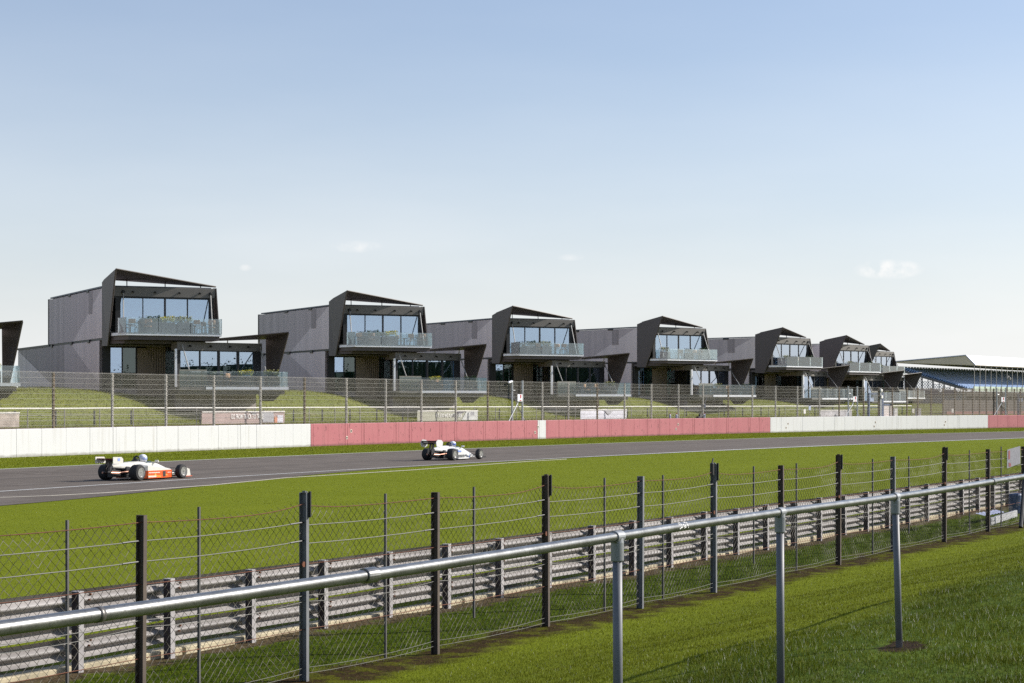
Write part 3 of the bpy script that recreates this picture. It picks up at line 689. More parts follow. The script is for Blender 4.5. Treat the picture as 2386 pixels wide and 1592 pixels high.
    for i in range(2):
        p0, p1 = Vector(gp[i]), Vector(gp[i + 1]); L = (p1 - p0).length; k = max(1, round(L / 1.5))
        for j in range(k):
            a_ = p0.lerp(p1, (j + .01) / k); b_ = p0.lerp(p1, (j + .99) / k)
            m.plate([(a_.x, a_.y, 3.86), (b_.x, b_.y, 3.86), (b_.x, b_.y, 4.95), (a_.x, a_.y, 4.95)], .02)
    split_build(m, 'balustrade_pane', bglass, sl)
    m = MB(); m.box(.5, 4.9, 1.02, 4, 1.0, 3.9); m.box(4.6, 10.2, -1.0, 4, 1.0, 3.41)
    m.loft([[(10.3, -3.4, 2.95), (10.9, -3.4, 2.95), (10.9, -2.7, 2.95), (10.3, -2.7, 2.95)], [(10.1, -3.8, 3.41), (11.3, -3.8, 3.41), (11.3, -2.4, 3.41), (10.1, -2.4, 3.41)]])
    split_build(m, 'plinth', conc2, r)
    m = MB(); m.box(4.15, 6.0, -4.50, -4.45, 3.9, 5.05); m.build('terrace_screen', M('cream terrace screen', (.34, .32, .26), .7, stretch=(9, 1, .3), scale=3, var=.25), r)
    return r
villa0 = make_villa()
ords = ['only its bronze wing fin and terrace in view, no upper storey', 'nearest complete one, with the yellow flowers on its balcony', 'second complete one along the row from the nearest',
        'third complete one, above the white banner on the handrail', 'fourth complete one, where its neighbour hides its terrace side', 'fifth complete one, beyond where the red wall turns white',
        'sixth complete one, second last before the grandstand', 'farthest of the row, beside the blue seated grandstand']
vil = []
for i, (X, Y, a, dz) in enumerate(VILLAS):
    v_ = villa0 if i == 0 else copy_tree(villa0)
    v_.location = (X, Y, dz); v_.rotation_euler = (0, 0, R(90 - a))
    tag(v_, 'dark angular balconied villa, ' + ords[i], 'house', 'angular villas beside the track'); vil.append(v_)

# ---------------------------------------------------------------- things on the balconies
leafs = [M('yellow green leaves', (.50, .46, .05), .6, var=.3, scale=6), M('dark green leaves', (.035, .075, .015), .6, var=.3, scale=6), M('olive leaves', (.24, .24, .06), .6, var=.3, scale=6)]
boxm = M('slate planter', (.055, .06, .065), .7); tan = M('tan chair shell', (.46, .23, .11), .6); blk = M('black tubing', (.02, .02, .02), .5)
def make_planter(kind):
    r = empty('planter_box'); m = MB(); m.bbox(-.5, .5, -.22, .22, 0, .72, .02); m.build('trough', boxm, r)
    m = MB()
    for k in range(9): m.leaves((-.45 + .11 * k, 0, .9 + .12 * random.random()), (.17, .2, .2), 42, .10, 0)
    m.build('foliage', leafs[kind], r, flip=False); return r
def make_chair():
    r = empty('lounge_chair'); m = MB(); loops = []
    for k in range(5):
        z = .62 + .075 * k; loops.append([(math.sin(q) * (.25 + .02 * (1 - abs(k - 2) / 2)), .19 - math.cos(q) * .10, z) for q in frange(-1.2, 1.2, .4)])
    n = len(loops[0]); m.loft([[(x, y, z) for x, y, z in l] + [(x, y + .025, z) for x, y, z in reversed(l)] for l in loops]); m.build('backrest', tan, r, smooth=True)
    m = MB(); m.bbox(-.24, .24, -.24, .20, .43, .465, .012); m.build('seat', tan, r)
    for sx in (-1, 1):
        for sy in (-1, 1):
            m = MB(); m.tube([(sx * .24, sy * .22, 0), (sx * .22, sy * .20, .43 if sy < 0 else .85)], .014, 6); m.build('leg', blk, r)
    return r
def make_table():
    r = empty('pedestal_table'); m = MB(); m.lathe([(.30, .64), (.31, .655), (.30, .67)], (0, 0, 0), n=24); m.build('tabletop', blk, r)
    m = MB(); m.lathe([(.16, 0), (.12, .02), (.05, .1), (.05, .55), (.12, .64)], (0, 0, 0), n=14); m.build('pedestal', blk, r); return r
protos = dict(py=make_planter(0), pd=make_planter(1), po=make_planter(2), ch=make_chair(), ta=make_table())
used = set()
def place(kind, vi, a, b, z, rz, label, cat, group):
    o = protos[kind] if kind not in used else copy_tree(protos[kind]); used.add(kind)
    X, Y, an, dz = VILLAS[vi]; v_ = Matrix.Translation((X, Y, dz)) @ Matrix.Rotation(R(90 - an), 4, 'Z') @ Vector((a, b, z))
    o.location = v_; o.rotation_euler = (0, 0, R(90 - an) + rz); tag(o, label, cat, group)
vn = ['the cropped leftmost villa', 'the nearest complete villa', 'the second complete villa', 'the third complete villa', 'the fourth complete villa', 'the fifth complete villa', 'the sixth complete villa', 'the farthest villa']
U, D = 7.495, 3.905
PL = {1: [('py', 4.15, 'yellow flowering middle'), ('pd', 3.25, 'dark leaved left hand'), ('po', 5.35, 'wide olive leaved right hand')],
      2: [('pd', 3.05, 'dark leaved left hand'), ('py', 4.55, 'bright leaved right hand')], 3: [('pd', 2.8, 'dark leaved left hand'), ('po', 4.3, 'olive leaved right hand')],
      4: [('po', 1.6, 'olive leaved left hand'), ('pd', 6.5, 'dark leaved right hand')], 5: [('po', 2.3, 'olive leaved left hand'), ('pd', 6.4, 'dark leaved right hand')],
      6: [('po', 2.6, 'olive leaved left hand'), ('pd', 6.6, 'dark leaved right hand')], 7: [('po', 2.4, 'olive leaved left hand')]}
for vi, l in PL.items():
    for k, a, w_ in l: place(k, vi, a - .45, -2.85, U, 0, f'{w_} planter box on the upper balcony of {vn[vi]}', 'planter', 'planter boxes on the balconies')
LP = {0: [('py', 10.6, 'bushy olive')], 1: [('py', 9.35, 'bright leaved left hand'), ('po', 11.2, 'wide olive right hand')], 2: [('py', 7.9, 'bright leaved left hand'), ('pd', 11.0, 'dark leaved right hand')],
      3: [('po', 10.3, 'olive leaved')], 4: [('po', 7.6, 'olive leaved left hand'), ('pd', 11.4, 'dark leaved right hand')], 5: [('po', 9.0, 'low olive leaved')], 6: [('po', 8.6, 'low olive leaved')]}
for vi, l in LP.items():
    for k, a, w_ in l: place(k, vi, a - .6, -4.1, D, 0, f'{w_} planter box on the lower terrace of {vn[vi]}', 'planter', 'planter boxes on the balconies')
for vi in range(1, 8):
    cs = [(1.75, 'leftmost', 2.6), (2.75, 'second from the left', -.4), (6.15, 'second from the right', 2.4), (7.05, 'rightmost', -.5)] if vi in (1, 2) else [(3.4, 'left hand', 2.5), (5.3, 'middle', -.3), (6.0, 'right hand', 2.5)] if vi < 5 else [(4.3, 'left hand', .4), (5.3, 'right hand', -.4)]
    for a, w_, rz in cs: place('ch', vi, a - .4, -3.05, U, rz, f'{w_} tan shell chair on the upper balcony of {vn[vi]}', 'chair', 'tan chairs on the balconies')
    if vi in (1, 2, 3):
        place('ta', vi, 1.75, -3.2, U, 0, f'round black table at the left end of the upper balcony of {vn[vi]}', 'table', 'small round tables on the balconies')
        place('ta', vi, 6.2, -3.2, U, 0, f'round black table at the right end of the upper balcony of {vn[vi]}', 'table', 'small round tables on the balconies')
    for a, w_ in (((8.3, 'single'),) if vi in (1, 2) else ((8.0, 'left hand'), (9.1, 'right hand')) if vi in (3, 4, 5) else ()):
        place('ch', vi, a - .6, -3.9, D, .6, f'{w_} tan shell chair on the lower terrace of {vn[vi]}', 'chair', 'tan chairs on the balconies')

# ---------------------------------------------------------------- catch fence on top of the wall
galv = M('galvanised steel', (.30, .28, .26), .6, .0, var=.2, scale=3)
galvd = M('dull dark post', (.10, .095, .095), .6, .3, var=.3, scale=2)
rustp = M('rusty brown post', (.12, .085, .055), .7, .2, var=.35, scale=3)
wirem = M('bright wire', (.34, .33, .30), .6, .0, var=.15)
meshm = mesh_mat('woven catch fence wire', (.23, .22, .19), .125, .14, .0075)
meshf = mesh_mat('fine brown mesh', (.17, .145, .12), .10, .10, .017)
FT = 4.45
def fence_pt(u, z=0, off=.55): return wallC.pt(u, off, z)
px = [-60, 125, 262, 387, 498.5, 607, 709.5, 807, 898.5, 981.5, 1061.5, 1136, 1193, 1217, 1263, 1323.6, 1391, 1454.5, 1517, 1580, 1637, 1696, 1752, 1806, 1857, 1908, 1954, 1976, 1997, 2011, 2046, 2078, 2112, 2137, 2168, 2196, 2223, 2243, 2265, 2281, 2297, 2314, 2331, 2345, 2362, 2376, 2400]
fu = [wallC.at_px(x, .55) for x in px]
fence = empty('catch_fence', fence_pt(100, 1.4)); tag(fence, 'tall wire catch fence with many steel posts standing on the painted wall', 'fence')
off = fence.location.copy()
for i, (x, u) in enumerate(zip(px, fu)):
    if x in (1193, 1217, 1976, 1997): continue
    m = MB(); y = wallC.yaw(u); p = fence_pt(u); c_, s_ = math.cos(y), math.sin(y)
    def q(a, b, z): return (p.x + a * c_ - b * s_ - off.x, p.y + a * s_ + b * c_ - off.y, z - off.z)
    h = .055 if x < 1990 else .06
    m.loft([[q(-h, -h, z), q(h, -h, z), q(h, h, z), q(-h, h, z)] for z in (1.40, FT + .04)])
    nzb = 11
    for k in range(nzb): z = 1.6 + k * .27; m.loft([[q(-h - .02, -h - .03, z + d), q(h + .02, -h - .03, z + d), q(h + .02, -h, z + d), q(-h - .02, -h, z + d)] for d in (0, .035)])
    m.build('post', galv if x < 1990 and i % 5 != 1 else rustp, fence)
def mesh_strip(name, u0, u1, z0, z1, mat, of=.49, step=2.):
    m = MB(); m.uv = []; L = 0; us_ = frange(u0, u1, step); pv = None
    for u in us_:
        p = wallC.pt(u, of)
        if pv is not None: L += (p - pv).length
        pv = p; m.v += [(p.x - off.x, p.y - off.y, z0 - off.z), (p.x - off.x, p.y - off.y, z1 - off.z)]; m.uv += [(L, 0), (L, z1 - z0)]
    for i in range(len(us_) - 1): a = 2 * i; m.f.append((a, a + 2, a + 3, a + 1)); m.m.append(0)
    return m.build(name, mat, fence, flip=False)
mesh_strip('woven_mesh', fu[0], fu[17], 1.5, FT, meshm)
mesh_strip('woven_mesh', fu[17] + .01, wallC.at_px(2125, .5), 1.5, FT, mesh_mat('thin woven wire', (.23, .22, .19), .125, .14, .006))
mesh_strip('fine_mesh', wallC.at_px(2125, .5) + .01, fu[-1], 1.5, FT, meshf)
for k in range(11):
    m = MB(); z = 1.62 + k * .282; us_ = frange(fu[0], fu[-1], 2.2)
    m.tube([wallC.pt(u, .46, z + random.uniform(-.012, .012)) - off for u in us_], .006, 4); m.build('horizontal_wire', wirem, fence)
# hooked top edge of the mesh
m = MB()
for u in np.arange(fu[0], fu[16], .11):
    p = wallC.pt(u, .49, FT) - off; p2 = wallC.pt(u + .05, .49, FT + .06) - off; p3 = wallC.pt(u + .1, .49, FT) - off
    m.add([p, p2, p3, p2 - Vector((0, 0, .025))], [(0, 1, 3), (3, 1, 2)])
m.build('barbed_top', galv, fence, flip=False)

# braced gate frames in the catch fence
def gate(x0, x1, lab):
    u0, u1 = wallC.at_px(x0, .3), wallC.at_px(x1, .3); g = empty('fence_gate', wallC.pt(u0, .3, 1.42)); g_off = g.location.copy(); tag(g, lab, 'gate', 'braced frames in the catch fence')
    for u in (u0, u1):
        m = MB(); m.tube([wallC.pt(u, .3, 1.4) - g_off, wallC.pt(u, .3, 4.56) - g_off], .075, 8); m.build('post', M('white galvanised post', (.46, .47, .49), .4, .3), g)
    m = MB()
    A, B = (lambda u, z, o_=.2: wallC.pt(u, o_, z) - g_off), None
    kx = (x1 - x0) / 24.; U_ = lambda d_: wallC.at_px(x0 + d_ * kx, .3)
    m.tube([A(U_(-10), 1.44), A(U_(18), 3.3)], .04, 6); m.tube([A(U_(32), 1.44, .4), A(U_(7), 3.3, .4)], .04, 6)
    m.tube([A(u0 - .02, 3.8), A(u0 - .02 + .3, 3.8)], .02, 6); split_build(m, 'brace', MATS['white galvanised post'], g)
    m = MB(); uc = (u0 + u1) / 2; m.plate([A(uc - .35, 2.95, .05), A(uc + .35, 2.95, .05), A(uc + .35, 3.5, .05), A(uc - .35, 3.5, .05)], .02)
    sg = m.build('sign_plate', M('sign white', (.70, .70, .74), .5), g)
    m = MB(); m.plate([A(uc + .0, 3.2, .03), A(uc + .16, 3.2, .03), A(uc + .16, 3.46, .03), A(uc + .0, 3.46, .03)], .014); m.plate([A(uc - .1, 3.0, .03), A(uc + .16, 3.0, .03), A(uc + .2, 3.06, .03), A(uc - .05, 3.06, .03)], .014)
    m.build('red_figure', M('sign red', (.45, .03, .05), .5), sg)
    return g, u0
g, u0 = gate(1193, 1217, 'white braced gate frame with a small red and white sign, above the red wall')
m = MB(); A = wallC.pt(u0, .25, 4.5) - g.location; tv = (wallC.pt(u0 + 1) - wallC.pt(u0)).normalized()
m.lathe([(.05, 0), (.09, .05), (.09, .5), (.06, .55)], A - tv * .62 - Vector((0, 0, .12)), tv + Vector((0, 0, .2)), 10); m.build('lamp', M('sign white', (.7, .7, .74)), g)
gate(1976, 1997, 'white braced gate frame with a small sign, right of the last complete villa')
gate(2322, 2342, 'far braced frame near the right edge, beside the second blue gate')

# ---------------------------------------------------------------- low rail behind, banners on it
rail = empty('handrail_fence', wallC.pt(100, 3.4, 1.43)); tag(rail, 'low white handrail with thin posts, between the catch fence and the villas', 'railing'); ro = rail.location.copy()
wp = M('white handrail paint', (.74, .72, .68), .45)
ru = [wallC.at_px(x, 3.4) for x in range(-20, 2120, 4)]; ru = frange(ru[0], ru[-1], 2.95)
m = MB(); m.tube([wallC.pt(u, 3.4, 2.52 + .02 * noise.noise(Vector((u * .2, 0, 0)))) - ro for u in frange(ru[0], ru[-1], 3)], .034, 6); m.build('top_rail', wp, rail)
m = MB(); m.tube([wallC.pt(u, 3.42, 2.12 + .06 * noise.noise(Vector((u * .3, 5, 0)))) - ro for u in frange(ru[0], ru[-1], 1.2)], .014, 5); m.build('mid_rail', wirem, rail)
for u in ru:
    m = MB(); m.tube([wallC.pt(u, 3.4, 1.40) - ro, wallC.pt(u, 3.4, 2.5) - ro], .030, 6); m.build('post', galv, rail)
st = empty('wire_fence', wallC.pt(100, 4.6, 1.5)); tag(st, 'dark staked wire fence at the foot of the grass embankment', 'fence'); so = st.location.copy()
for u in frange(ru[0], ru[-30] if len(ru) > 60 else ru[-1], 3.3):
    m = MB(); b_ = wallC.pt(u, 4.6) - so; m.box(b_.x - .05, b_.x + .05, b_.y - .05, b_.y + .05, -.3, .88); m.build('stake', galvd, st)
for z in (.3, .5, .72, .85):
    m = MB(); m.tube([wallC.pt(u, 4.55, 1.5 + z) - so for u in frange(ru[0], ru[-1], 4)], .008, 4); m.build('strand', wirem, st)

def banner(x0, x1, of, z0, z1, mat, name, lab, parts=()):
    u0, u1 = wallC.at_px(x0, of), wallC.at_px(x1, of); p0, p1 = wallC.pt(u0, of, z0), wallC.pt(u1, of, z0); d = p1 - p0; L = d.length
    r = empty(name, p0, math.atan2(d.y, d.x)); tag(r, lab, 'banner', 'banners tied to the low handrail'); H = z1 - z0
    m = MB(); n = 24
    for i in range(n + 1):
        for j in range(7): m.v.append((L * i / n, .03 * noise.noise(Vector((i * .35, j * .5, x0))), H * j / 6 - .03 * (j == 6) * math.sin(i * .9) * .5))
    for i in range(n):
        for j in range(6): a = i * 7 + j; m.f.append((a, a + 7, a + 8, a + 1)); m.m.append(0)
    sheet = m.build('banner_sheet', mat, r, smooth=True, flip=False)
    m = MB(); m.box(0, L, -.045, -.03, H - .07, H - .005); m.build('pale_hem', wp, r)
    return r, L, H
bpink = M('pinkish banner', (.36, .27, .25), .7, scale=.8, var=.12); bgrey = M('olive grey banner', (.36, .36, .28), .7, scale=.8, var=.1); bwh = M('white banner', (.58, .58, .64), .6, scale=.9, var=.12)
lett = M('white lettering', (.80, .79, .77), .6)
r, L, H = banner(472, 664, 3.25, 1.50, 2.30, bpink, 'advertising_banner', 'pinkish banner reading GO FROM TRACK TO TABLE, tied low behind the white wall')
k = L / 192.
text_mesh('lettering', 'GO FROM TRACK TO TABLE', .31, 75 * k, lett, r, ((536 - 472) * k, -.05, .30), (R(90), 0, 0))
m = MB(); m.plate([((577 - 472) * k, -.036, .74), ((601 - 472) * k, -.036, .74), ((591 - 472) * k, -.036, .56)], .008); m.build('dark_chevron', M('slate ink', (.12, .11, .13), .6), r)
m = MB(); m.plate([((610 - 472) * k, -.034, .05), ((636 - 472) * k, -.034, .05), ((636 - 472) * k, -.034, .72), ((606 - 472) * k, -.034, .72)], .008); m.build('grey_panel', M('light grey ink', (.34, .34, .36), .6), r)
m = MB(); m.plate([((638 - 472) * k, -.034, .02), ((645 - 472) * k, -.034, .02), ((645 - 472) * k, -.034, .42), ((638 - 472) * k, -.034, .42)], .008); m.build('orange_panel', M('orange ink', (.55, .22, .12), .6), r)
m = MB(); m.plate([((645 - 472) * k, -.036, .03), ((659 - 472) * k, -.036, .03), ((659 - 472) * k, -.036, .52), ((645 - 472) * k, -.036, .52)], .008); m.build('pale_square', bwh, r)
r, L, H = banner(971, 1111, 3.25, 1.47, 2.27, bgrey, 'advertising_banner', 'grey green banner reading EAT, STAY AND PLAY TRACKSIDE, behind the red wall')
k = L / 140.
text_mesh('lettering', 'EAT, STAY AND PLAY TRACKSIDE', .33, 60 * k, lett, r, ((1012 - 971) * k, -.05, .22), (R(90), 0, 0))
m = MB(); m.plate([((1060 - 971) * k, -.036, .73), ((1082 - 971) * k, -.036, .73), ((1070 - 971) * k, -.036, .52), ((1062 - 971) * k, -.036, .56)], .008); m.build('dark_chevron', MATS['slate ink'], r)
m = MB(); m.plate([((1072 - 971) * k, -.034, .04), ((1110 - 971) * k, -.034, .04), ((1110 - 971) * k, -.034, .72), ((1083 - 971) * k, -.034, .72)], .008); m.build('pale_panel', M('pale grey ink', (.55, .56, .54), .6), r)
m = MB()
for q_ in range(3): m.plate([((1093 + 3 * q_ - 971) * k, -.044, .40), ((1095.5 + 3 * q_ - 971) * k, -.044, .40), ((1095.5 + 3 * q_ - 971) * k, -.044, .66), ((1093 + 3 * q_ - 971) * k, -.044, .66)], .008)
m.build('grey_blocks', MATS['light grey ink'], r)
r, L, H = banner(1349, 1456, 3.25, 1.46, 2.28, bwh, 'advertising_banner', 'white banner with a pale chevron, right of the braced gate frame')
k = L / 107.
m = MB(); m.plate([((1402 - 1349) * k, -.036, .73), ((1424 - 1349) * k, -.036, .73), ((1413 - 1349) * k, -.036, .30)], .008); m.build('grey_chevron', MATS['light grey ink'], r)
banner(-60, 50, 3.25, 1.50, 2.32, M('photo print banner', (.30, .25, .21), .7, scale=.9, var=.4, c2=(.36, .31, .27)), 'advertising_banner', 'creased brownish banner at the left edge behind the white wall')
banner(1905, 1978, 3.2, 1.44, 2.10, M('grey print banner', (.42, .41, .42), .7, scale=.8, var=.3), 'advertising_banner', 'grey and white banner left of the second braced gate frame')

# ---------------------------------------------------------------- small things behind the wall to the right
def at_wall(x, of, z=1.43):
    u = wallC.at_px(x, of); return wallC.pt(u, of, z), wallC.yaw(u)
blue = M('blue painted steel', (.085, .12, .22), .5)
def blue_gate(x, lab):
    p, y = at_wall(x, .6); g = empty('blue_gate', p, y); tag(g, lab, 'gate', 'blue marshal gates in the catch fence')
    for i, a in enumerate((0, 2.6)):
        m = MB(); m.bbox(a, a + (.16 if i == 0 else .30), -.1, .1, 0, 2.45, .01); m.build('post', blue, g)
    m = MB(); m.box(0, 2.6, -.04, .04, 2.30, 2.42); m.box(.16, 2.6, -.03, .03, .9, .97); m.build('crossbar', blue, g)
    m = MB(); m.box(.2, .95, -.08, -.05, 1.55, 1.95); m.build('notice', M('pale blue notice', (.36, .42, .58), .6), g)
    return g
blue_gate(2022, 'blue painted gate with a pale notice, left of the pale equipment cabinet')
blue_gate(2370, 'blue painted gate at the right edge above the red wall')
p, y = at_wall(2058, .7); g = empty('equipment_cabinet', p, y); tag(g, 'pale pinkish equipment cabinet standing on the wall beside the blue gate', 'cabinet')
m = MB(); m.bbox(0, 1.6, 0, .7, 0, 1.15, .03); m.build('body', M('pinkish cream', (.66, .58, .56), .6), g); m = MB(); m.bbox(-.04, 1.64, -.05, .75, 1.152, 1.32, .02); m.build('dark_lid', blue, g)
p, y = at_wall(2050, .5); g = empty('camera_pole', p, y); tag(g, 'white pole with a camera housing and small boxes beside the blue gate', 'pole')
m = MB(); m.bbox(-.09, .09, -.09, .09, 0, 2.95, .01); m.build('pole', MATS['white galvanised post'], g)
m = MB(); m.bbox(-.15, .2, -.2, .1, 2.6, 2.85, .03); m.bbox(-.1, .22, -.22, -.1, 1.9, 2.2, .02); m.build('housing', wp, g)
for x, w_, h_, c_, lab in ((2080, .75, .85, wp, 'pale green white cabinet behind the catch fence, right of the pinkish one'), (2136, .6, .8, M('light grey cabinet', (.55, .54, .56), .6), 'small grey white cabinet behind the catch fence, below the farthest terrace')):
    p, y = at_wall(x, 1.6); g = empty('utility_cabinet', p, y); tag(g, lab, 'cabinet', 'utility cabinets behind the catch fence')
    m = MB(); m.bbox(0, w_, 0, .4, 0, h_, .03); m.build('body', c_, g); m = MB(); m.bbox(-.03, w_ + .03, -.03, .43, h_ + .002, h_ + .06, .01); m.build('cap', conc, g)
for x, z, lab in ((1880, 2.1, 'small blue notice below the fifth villa terrace'), (1868, 1.75, 'small white notice on the low handrail, right of the red wall end'), (2120, 1.75, 'small white notice on the handrail below the farthest terrace'), (2211, 1.75, 'small white notice on the fence left of the grandstand front')):
    p, y = at_wall(x, 3.1 if z < 2 else 3.0); g = empty('notice_board', p, y); tag(g, lab, 'sign', 'small notices behind the catch fence')
    m = MB(); m.tube([(0, 0, 0), (0, 0, z - 1.43)], .03, 6); m.build('post', galv, g); m = MB(); m.bbox(-.2, .2, -.06, -.035, z - 1.43, z - .98, .005); m.build('plate', MATS['pale blue notice'] if 'blue' in lab else wp, g)
for x, lab in ((1561, 'first blue and white bottle standing on the red wall'), (1576, 'second blue and white bottle standing on the red wall, with a red cap'), (1641, 'third bottle standing on the red wall beside a dark cable drum')):
    p, y = at_wall(x, .14, WH + .01); g = empty('extinguisher_bottle', p); tag(g, lab, 'extinguisher', 'small bottles on top of the wall')
    m = MB(); m.lathe([(.085, 0), (.09, .02), (.09, .28), (.04, .36)], (0, 0, 0), n=12); m.build('bottle', M('blue white bottle', (.30, .38, .60), .4, c2=(.5, .5, .55), var=.3, scale=5), g)
    m = MB(); m.lathe([(.04, .36), (.045, .44), (.02, .46)], (0, 0, 0), n=8); m.build('cap', MATS['sign red'], g)
p, y = at_wall(1631, .35, WH); g = empty('cable_drum', p, y); tag(g, 'dark coiled cable and box on the wall below the camera mast', 'cable drum'); m = MB(); m.bbox(-.5, .35, -.12, .15, 0, .16, .03); m.build('box', darkm, g); m = MB(); m.lathe([(.14, -.08), (.14, .08)], (0, 0, .26), (0, 1, 0), 14); m.build('reel', galvd, g)
p, y = at_wall(1638, .6); g = empty('camera_mast', p, y); tag(g, 'thin mast with a dark camera head behind the red wall', 'mast')
m = MB(); m.tube([(0, 0, 0), (0, 0, 2.3)], .04, 8); m.build('pole', galvd, g); m = MB(); m.bbox(-.16, .22, -.15, .15, .95, 1.28, .04); m.tube([(.1, 0, 1.2), (.6, 0, 1.9)], .04, 6); m.build('camera_head', M('dark blue housing', (.03, .035, .06), .5), g)

# ---------------------------------------------------------------- grandstand
gs = Vector((73.8, 300, 0)); gyaw = R(90 - 35)
G = empty('grandstand', gs, gyaw); tag(G, 'covered grandstand with blue seats and a white wedge roof, far right', 'grandstand')
Lg = 110.
# local x along the front (to the right), y back, z up
wroof = M('white roof membrane', (.80, .80, .80), .5, var=.02); sblue = M('blue stadium seats', (.20, .30, .50), .6, var=.35, scale=1.6, stretch=(3, 1, 1)); lat = M('white lattice steel', (.62, .62, .66), .5)
sof = M('grey brown soffit', (.75, .63, .50), .7, scale=.2); fpm = M('stand front post', (.30, .28, .26), .6); gstl = M('stand steelwork', (.16, .15, .15), .6); pgreen = M('pale green front panel', (.42, .50, .40), .6, var=.05); navy = M('navy sign', (.02, .025, .10), .5)
BK = 11.5
def gl(prof, x0, x1, mat, name, par=G, mb=None):
    m = mb or MB(); m.loft([[(x0, y, z) for y, z in prof], [(x1, y, z) for y, z in prof]]); return m.build(name, mat, par)
m = MB(); m.loft([[(x_, -1.6, 9.02), (x_, 0, 10.62), (x_, BK + 1, zr + .14), (x_, BK + 1, zr)] for x_, zr in ((0, 9.62), (55, 9.2), (Lg, 9.2))])
m.build('roof', wroof, G)
m = MB(); m.loft([[(x_ + .01, -1.55, 8.94), (x_ + .01, -1.55, 9.0), (x_ + .01, BK + .9, zr - .02), (x_ + .01, BK + .9, zr - .1)] for x_, zr in ((0, 9.62), (55, 9.2), (Lg, 9.2))]); m.build('soffit', sof, G)
m = MB(); m.plate([(-.03, -1.5, 9.0), (-.03, 0, 10.45), (-.03, BK + .5, 9.66), (-.03, BK + .5, 9.58)], .05); m.build('gable_soffit', sof, G)
m = MB(); m.tube([(-.1, -1.6, 9.0), (-.1, 0, 10.6), (-.1, BK + 1.3, 9.7)], .11, 6); m.build('roof_edge', M('pale lavender trim', (.50, .50, .58), .5), G)
m = MB()
nr = 28
for k in range(nr):
    y0 = -.2 + k * (BK - .6) / nr; z0 = 5.25 + k * 3.3 / nr
    m.box(0, Lg, y0, y0 + .2, z0, z0 + .26); m.box(0, Lg, y0 + .2, y0 + (BK - .6) / nr, z0 - .2, z0 + .02)
m.build('seating', sblue, G)
m = MB(); m.loft([[(-.1, -.2, 4.8), (-.1, BK, 8.1), (-.1, BK, 8.5), (-.1, -.2, 5.2)], [(.25, -.2, 4.8), (.25, BK, 8.1), (.25, BK, 8.5), (.25, -.2, 5.2)]]); m.build('end_stringer', gstl, G)
m = MB()
for k in range(45): x = k * 2.5; m.box(x + .08, x + 2.42, -1.3, -1.2, 4.75, 5.55)
m.build('front_panels', pgreen, G)
for k in range(44):
    x = k * 2.5; m = MB(); m.box(x - .04, x + .04, -1.45, -1.37, 1.5, 9.0); m.build('front_post', fpm, G)
for k in range(44):
    x = .3 + k * 2.5; m = MB(); m.box(x - .06, x + .06, BK + .2, BK + .3, 1.5, 8.7); m.build('rear_post', gstl, G)
m = MB()
for k in range(88):
    x = k * 1.25
    for j in range(3): m.box(x + .1 + j * .36, x + .1 + j * .36 + .2, BK + .1, BK + .16, 8.45, 8.95)
m.build('rear_slats', M('pale slats', (.60, .58, .55), .6), G)
m = MB()
for k in range(7):
    y = 0 + k * 1.9; m.tube([(-.0, y, 1.4), (-.0, y, 4.9 + .29 * y)], .08, 5)
m.build('end_frame', gstl, G)
m = MB(); n = 26
for k in range(n):                                   # slender white lattice under the raked seating
    y = k * BK / n; zt = 4.85 + .29 * y
    z = 1.5
    while z < zt - .5:
        m.tube([(.1, y, z), (.1, y + .44, z + .5)], .045, 4, caps=False); m.tube([(.1, y + .44, z), (.1, y, z + .5)], .045, 4, caps=False)
        z += .5
m.build('white_lattice', lat, G)
m = MB(); m.box(-.3, -.2, 4.6, 10.8, 4.25, 5.1); m.box(-.3, -.2, 1.5, 3.9, 4.25, 5.0); sg = m.build('name_sign', navy, G)
text_mesh('lettering', 'Becketts', .42, 2.3, lett, sg, (-.33, 10.3, 4.5), (R(90), 0, R(-90)))
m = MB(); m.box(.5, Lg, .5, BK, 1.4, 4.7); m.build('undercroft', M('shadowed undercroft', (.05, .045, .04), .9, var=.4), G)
m = MB(); m.tube([(12.5, -2.4, 1.5), (12.5, -2.4, 7.0), (12.9, -2.4, 7.35), (13.4, -2.4, 7.3)], .05, 6); m.lathe([(.22, -.2), (.24, .1), (.1, .25)], (13.5, -2.4, 6.9), n=10); m.build('camera_bracket', galv, G)
# dark brown boarded enclosure between the last villa and the stand
p, y = at_wall(2185, 5.0); g = empty('boarded_enclosure', p, y); tag(g, 'long dark brown boarded screen behind the fine mesh fence, below the grandstand', 'screen')
m = MB()
for k in range(100): m.box(k * .6, k * .6 + .57, random.uniform(-.01, .02), .06, 0, 1.75 + random.uniform(-.02, .02))
m.build('boards', M('brown boards', (.11, .095, .085), .8, var=.35, scale=1.2), g)
m = MB(); m.box(0, 60, -.5, -.4, 0, .45); m.build('red_kickboard', M('dull red board', (.28, .13, .12), .8), g)

